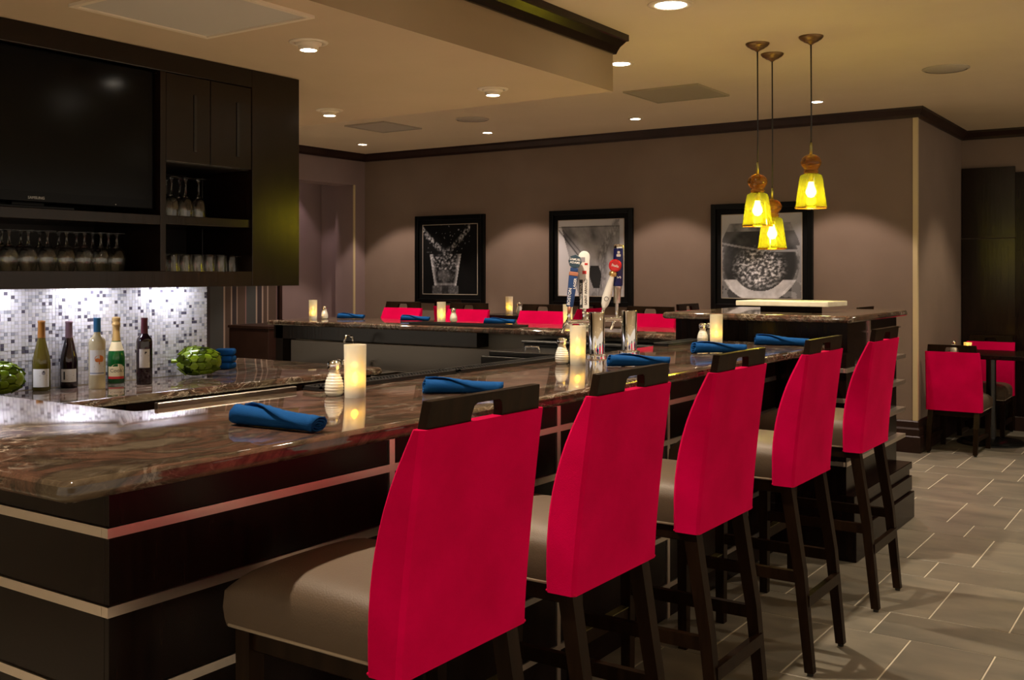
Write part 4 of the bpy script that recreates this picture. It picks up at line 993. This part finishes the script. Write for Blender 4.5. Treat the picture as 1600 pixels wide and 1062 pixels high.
t, R = bottle(-4.455, 2.862, [(r, z * 1.06) for r, z in burg], 'bottle_dark', [('capsule', cap(0.0172, 0.0150, 0.222, 0.310), 'foil_mauve')], [('paper_label', 0.028, 0.088, 0.95, 'paper', 0)], 'dark red-wine bottle with a mauve capsule and low pale label')
marks(t, R, [('b', -0.48, 0.058, 0.007, 0.038, 'ink'), ('b', 0.2, 0.058, 0.030, 0.004, 'ink_grey'), ('b', 0.1, 0.040, 0.022, 0.0015, 'ink_grey')])
t, R = bottle(-4.300, 2.905, [(r, z * 1.06) for r, z in bord], 'bottle_clear', [('capsule', cap(0.0160, 0.0160, 0.262, 0.328, 0.0003), 'foil_blue')], [('paper_label', 0.065, 0.180, 0.95, 'paper', 0), ('label_band', 0.072, 0.0755, 0.94, 'blue_ink', 0.0004)], 'clear bottle of pale wine with a blue capsule and orange tree label')
marks(t, R, [('o', 0.28, 0.142, 0.040, 0.030, 'orange_ink'), ('o', 0.05, 0.134, 0.020, 0.018, 'orange_ink'), ('o', 0.50, 0.134, 0.020, 0.018, 'orange_ink'), ('b', 0.28, 0.122, 0.004, 0.014, 'orange_ink'), ('b', 0.25, 0.104, 0.042, 0.0045, 'ink_grey'), ('b', 0.25, 0.094, 0.026, 0.0015, 'ink_grey')])
t, R = bottle(-4.452, 3.112, champ, 'bottle_green', [('foil', [(0.0225, 0.195), (0.0185, 0.222), (0.0168, 0.250), (0.0168, 0.272), (0.0195, 0.280), (0.0195, 0.290), (0.0170, 0.296), (0.0205, 0.306), (0.0195, 0.318), (0.010, 0.322), (0, 0.322)], 'foil_gold'), ('neck_label', [(0.0350, 0.1575), (0.0250, 0.190), (0.0222, 0.201)], 'paper_cream')], [('paper_label', 0.022, 0.082, 1.0, 'paper_cream', 0), ('label_band', 0.022, 0.034, 1.0, 'red_ink', 0.0004)], 'green sparkling-wine bottle with gold foil and cream label')
obj('print_mark', wrap(blob_bm(0.055, 0.026), R, 0.15, 0.082), 'paper_cream', t)
obj('lettering', wrap(text_bm("Cook's", 0.026, 0.0), R, 0.18, 0.062), 'ink', t)
t, R = bottle(-4.285, 3.150, [(r, z * 1.03) for r, z in bord], 'bottle_dark', [('capsule', cap(0.0162, 0.0150, 0.240, 0.320, 0.0008), 'foil_wine')], [('paper_label', 0.080, 0.172, 0.70, 'ink_grey', 0), ('paper_label', 0.083, 0.169, 0.66, 'paper', 0.0003)], 'dark red-wine bottle with a wine-red capsule and tall white label')
marks(t, R, [('b', 0.08, 0.152, 0.004, 0.012, 'ink'), ('b', 0.20, 0.155, 0.006, 0.007, 'ink'), ('b', 0.06, 0.139, 0.034, 0.005, 'ink'), ('b', 0.0, 0.095, 0.034, 0.0015, 'ink_grey')])

# ceramic artichokes
LEAFME = None
def leaf_mesh():
    bm = BM(); n, m_ = 8, 5; G = []
    for i in range(n + 1):
        f = i / n; w = 0.021 * math.sin(PI * (0.18 + 0.80 * (1 - f)) ) ** 0.7 if f < 1 else 0.003
        row = []
        for j in range(m_ + 1):
            s = -1 + 2 * j / m_
            row.append(bm.verts.new((-0.030 + 0.054 * f, w * s, 0.0075 * (1 - s * s) * (0.35 + 0.65 * f) + 0.003 * f - 0.0055 * s * s)))
        G.append(row)
    for i in range(n):
        for j in range(m_): bm.faces.new((G[i][j], G[i][j + 1], G[i + 1][j + 1], G[i + 1][j]))
    bmesh.ops.solidify(bm, geom=list(bm.faces), thickness=0.005)
    bmesh.ops.recalc_face_normals(bm, faces=bm.faces)
    return mesh_of(bm, 'leaf', 'green_glaze', smooth=True)
LEAFME = leaf_mesh()
def artichoke(x, y, rz, label):
    t = thing('ceramic_artichoke', label, 'ornament', (x, y, BZ), rz, 'green ceramic artichokes')
    A, Bh, zc = 0.112, 0.074, 0.079
    def rad(s):   # s -1..1 along axis, blunt base at -1, pointed tip at +1
        return Bh * (1 - abs(s) ** 2.6) ** 0.5 * (1 - 0.16 * (s + 0.15)) if abs(s) < 1 else 0.0
    prof = [(rad(-1 + 2 * k / 24) if 0 < k < 24 else 0, -A + 2 * A * k / 24) for k in range(25)]
    bm = lathe(prof, 28); xf(bm, (0, 0, zc), ry=PI / 2); obj('body', bm, 'green_glaze', t, smooth=True)
    obj('stem', xf(lathe([(0.008, 0), (0.010, 0.022), (0.012, 0.030), (0.012, 0.038), (0, 0.040)], 14), (-A + 0.004, 0, zc), ry=-PI / 2), 'green_glaze', t, smooth=True)
    for k, s in enumerate((-0.72, -0.42, -0.12, 0.18, 0.46, 0.70)):
        r = rad(s); cnt = max(5, int(2 * PI * r / 0.040)); ds = 0.01; sl_ = (rad(s + ds) - rad(s - ds)) / (2 * ds * A)
        for q in range(cnt):
            ph = 2 * PI * (q + 0.5 * (k % 2)) / cnt
            nrm = Vector((-sl_, math.cos(ph), math.sin(ph))).normalized(); ax = Vector((1, sl_ * math.cos(ph), sl_ * math.sin(ph))).normalized(); bt_ = nrm.cross(ax)
            p = Vector((A * s, r * math.cos(ph), zc + r * math.sin(ph))) + nrm * 0.0008
            if p.z < 0.022: continue
            o = obj('leaf', LEAFME, None, t)
            o.matrix_local = Matrix.Translation(p) @ Matrix((ax, bt_, nrm)).transposed().to_4x4() @ Matrix.Diagonal((1.15, 1.18 * (0.6 + 0.4 * r / Bh), 0.55, 1))
artichoke(-4.365, 3.545, 0.62, 'green ceramic artichoke ornament at the end of the mosaic wall')
artichoke(-4.375, 2.475, 0.55, 'green ceramic artichoke ornament beside the olive bottle')

# ---------------------------------------------------------------- glasses in the wall cabinet
def glass_mesh(kind):
    if kind == 'wine':   # upside down, standing on its rim
        p = [(0.030, 0), (0.036, 0.025), (0.039, 0.055), (0.034, 0.085), (0.018, 0.103), (0.006, 0.112), (0.004, 0.130), (0.004, 0.155), (0.008, 0.162), (0.034, 0.166), (0.034, 0.168), (0, 0.168)]
        q = [(0, 0.106), (0.014, 0.101), (0.031, 0.084), (0.0365, 0.055), (0.0335, 0.025), (0.028, 0)]
    elif kind == 'goblet':
        p = [(0.034, 0), (0.036, 0.03), (0.033, 0.075), (0.015, 0.10), (0.006, 0.110), (0.0045, 0.13), (0.0045, 0.172), (0.010, 0.182), (0.036, 0.186), (0.036, 0.189), (0, 0.189)]
        q = [(0, 0.104), (0.012, 0.098), (0.030, 0.075), (0.0335, 0.03), (0.032, 0)]
    else:
        p = [(0.033, 0), (0.031, 0.03), (0.029, 0.078), (0.026, 0.082), (0, 0.082)]
        q = [(0, 0.072), (0.026, 0.070), (0.0305, 0)]
    return mesh_of(lathe(q + p, 22), kind, 'clear_glass', auto=50)
GL = {k: glass_mesh(k) for k in ('wine', 'goblet', 'tumbler')}
zs = 1.4435
for i, yy in enumerate((2.27, 2.354, 2.437, 2.522, 2.610, 2.695, 2.775, 2.855)):
    for j, xx in enumerate((-4.08, -4.17)):
        o = tag(obj('wine_glass', GL['wine'], None), ('upside-down stemmed wine glass in the front row under the television' if j == 0 else 'upside-down stemmed wine glass in the back row under the television'), 'glass', 'wine glasses under the television')
        o.location = (xx, yy + 0.02 * j, zs)
for i, (xx, yy) in enumerate(((-4.10, 3.165), (-4.10, 3.245), (-4.18, 3.195), (-4.18, 3.275), (-4.10, 3.322))):
    o = tag(obj('goblet', GL['goblet'], None), 'upside-down goblet on the upper shelf beside the television', 'glass', 'goblets on the upper shelf'); o.location = (xx, yy, 1.7005)
for i, yy in enumerate((3.150, 3.222, 3.294, 3.366, 3.438, 3.508)):
    for j, xx in enumerate((-4.08, -4.155)):
        o = tag(obj('tumbler', GL['tumbler'], None), ('short tumbler in the front row on the lower shelf beside the wine glasses' if j == 0 else 'short tumbler in the back row on the lower shelf beside the wine glasses'), 'glass', 'tumblers on the lower shelf')
        o.location = (xx, yy, zs)
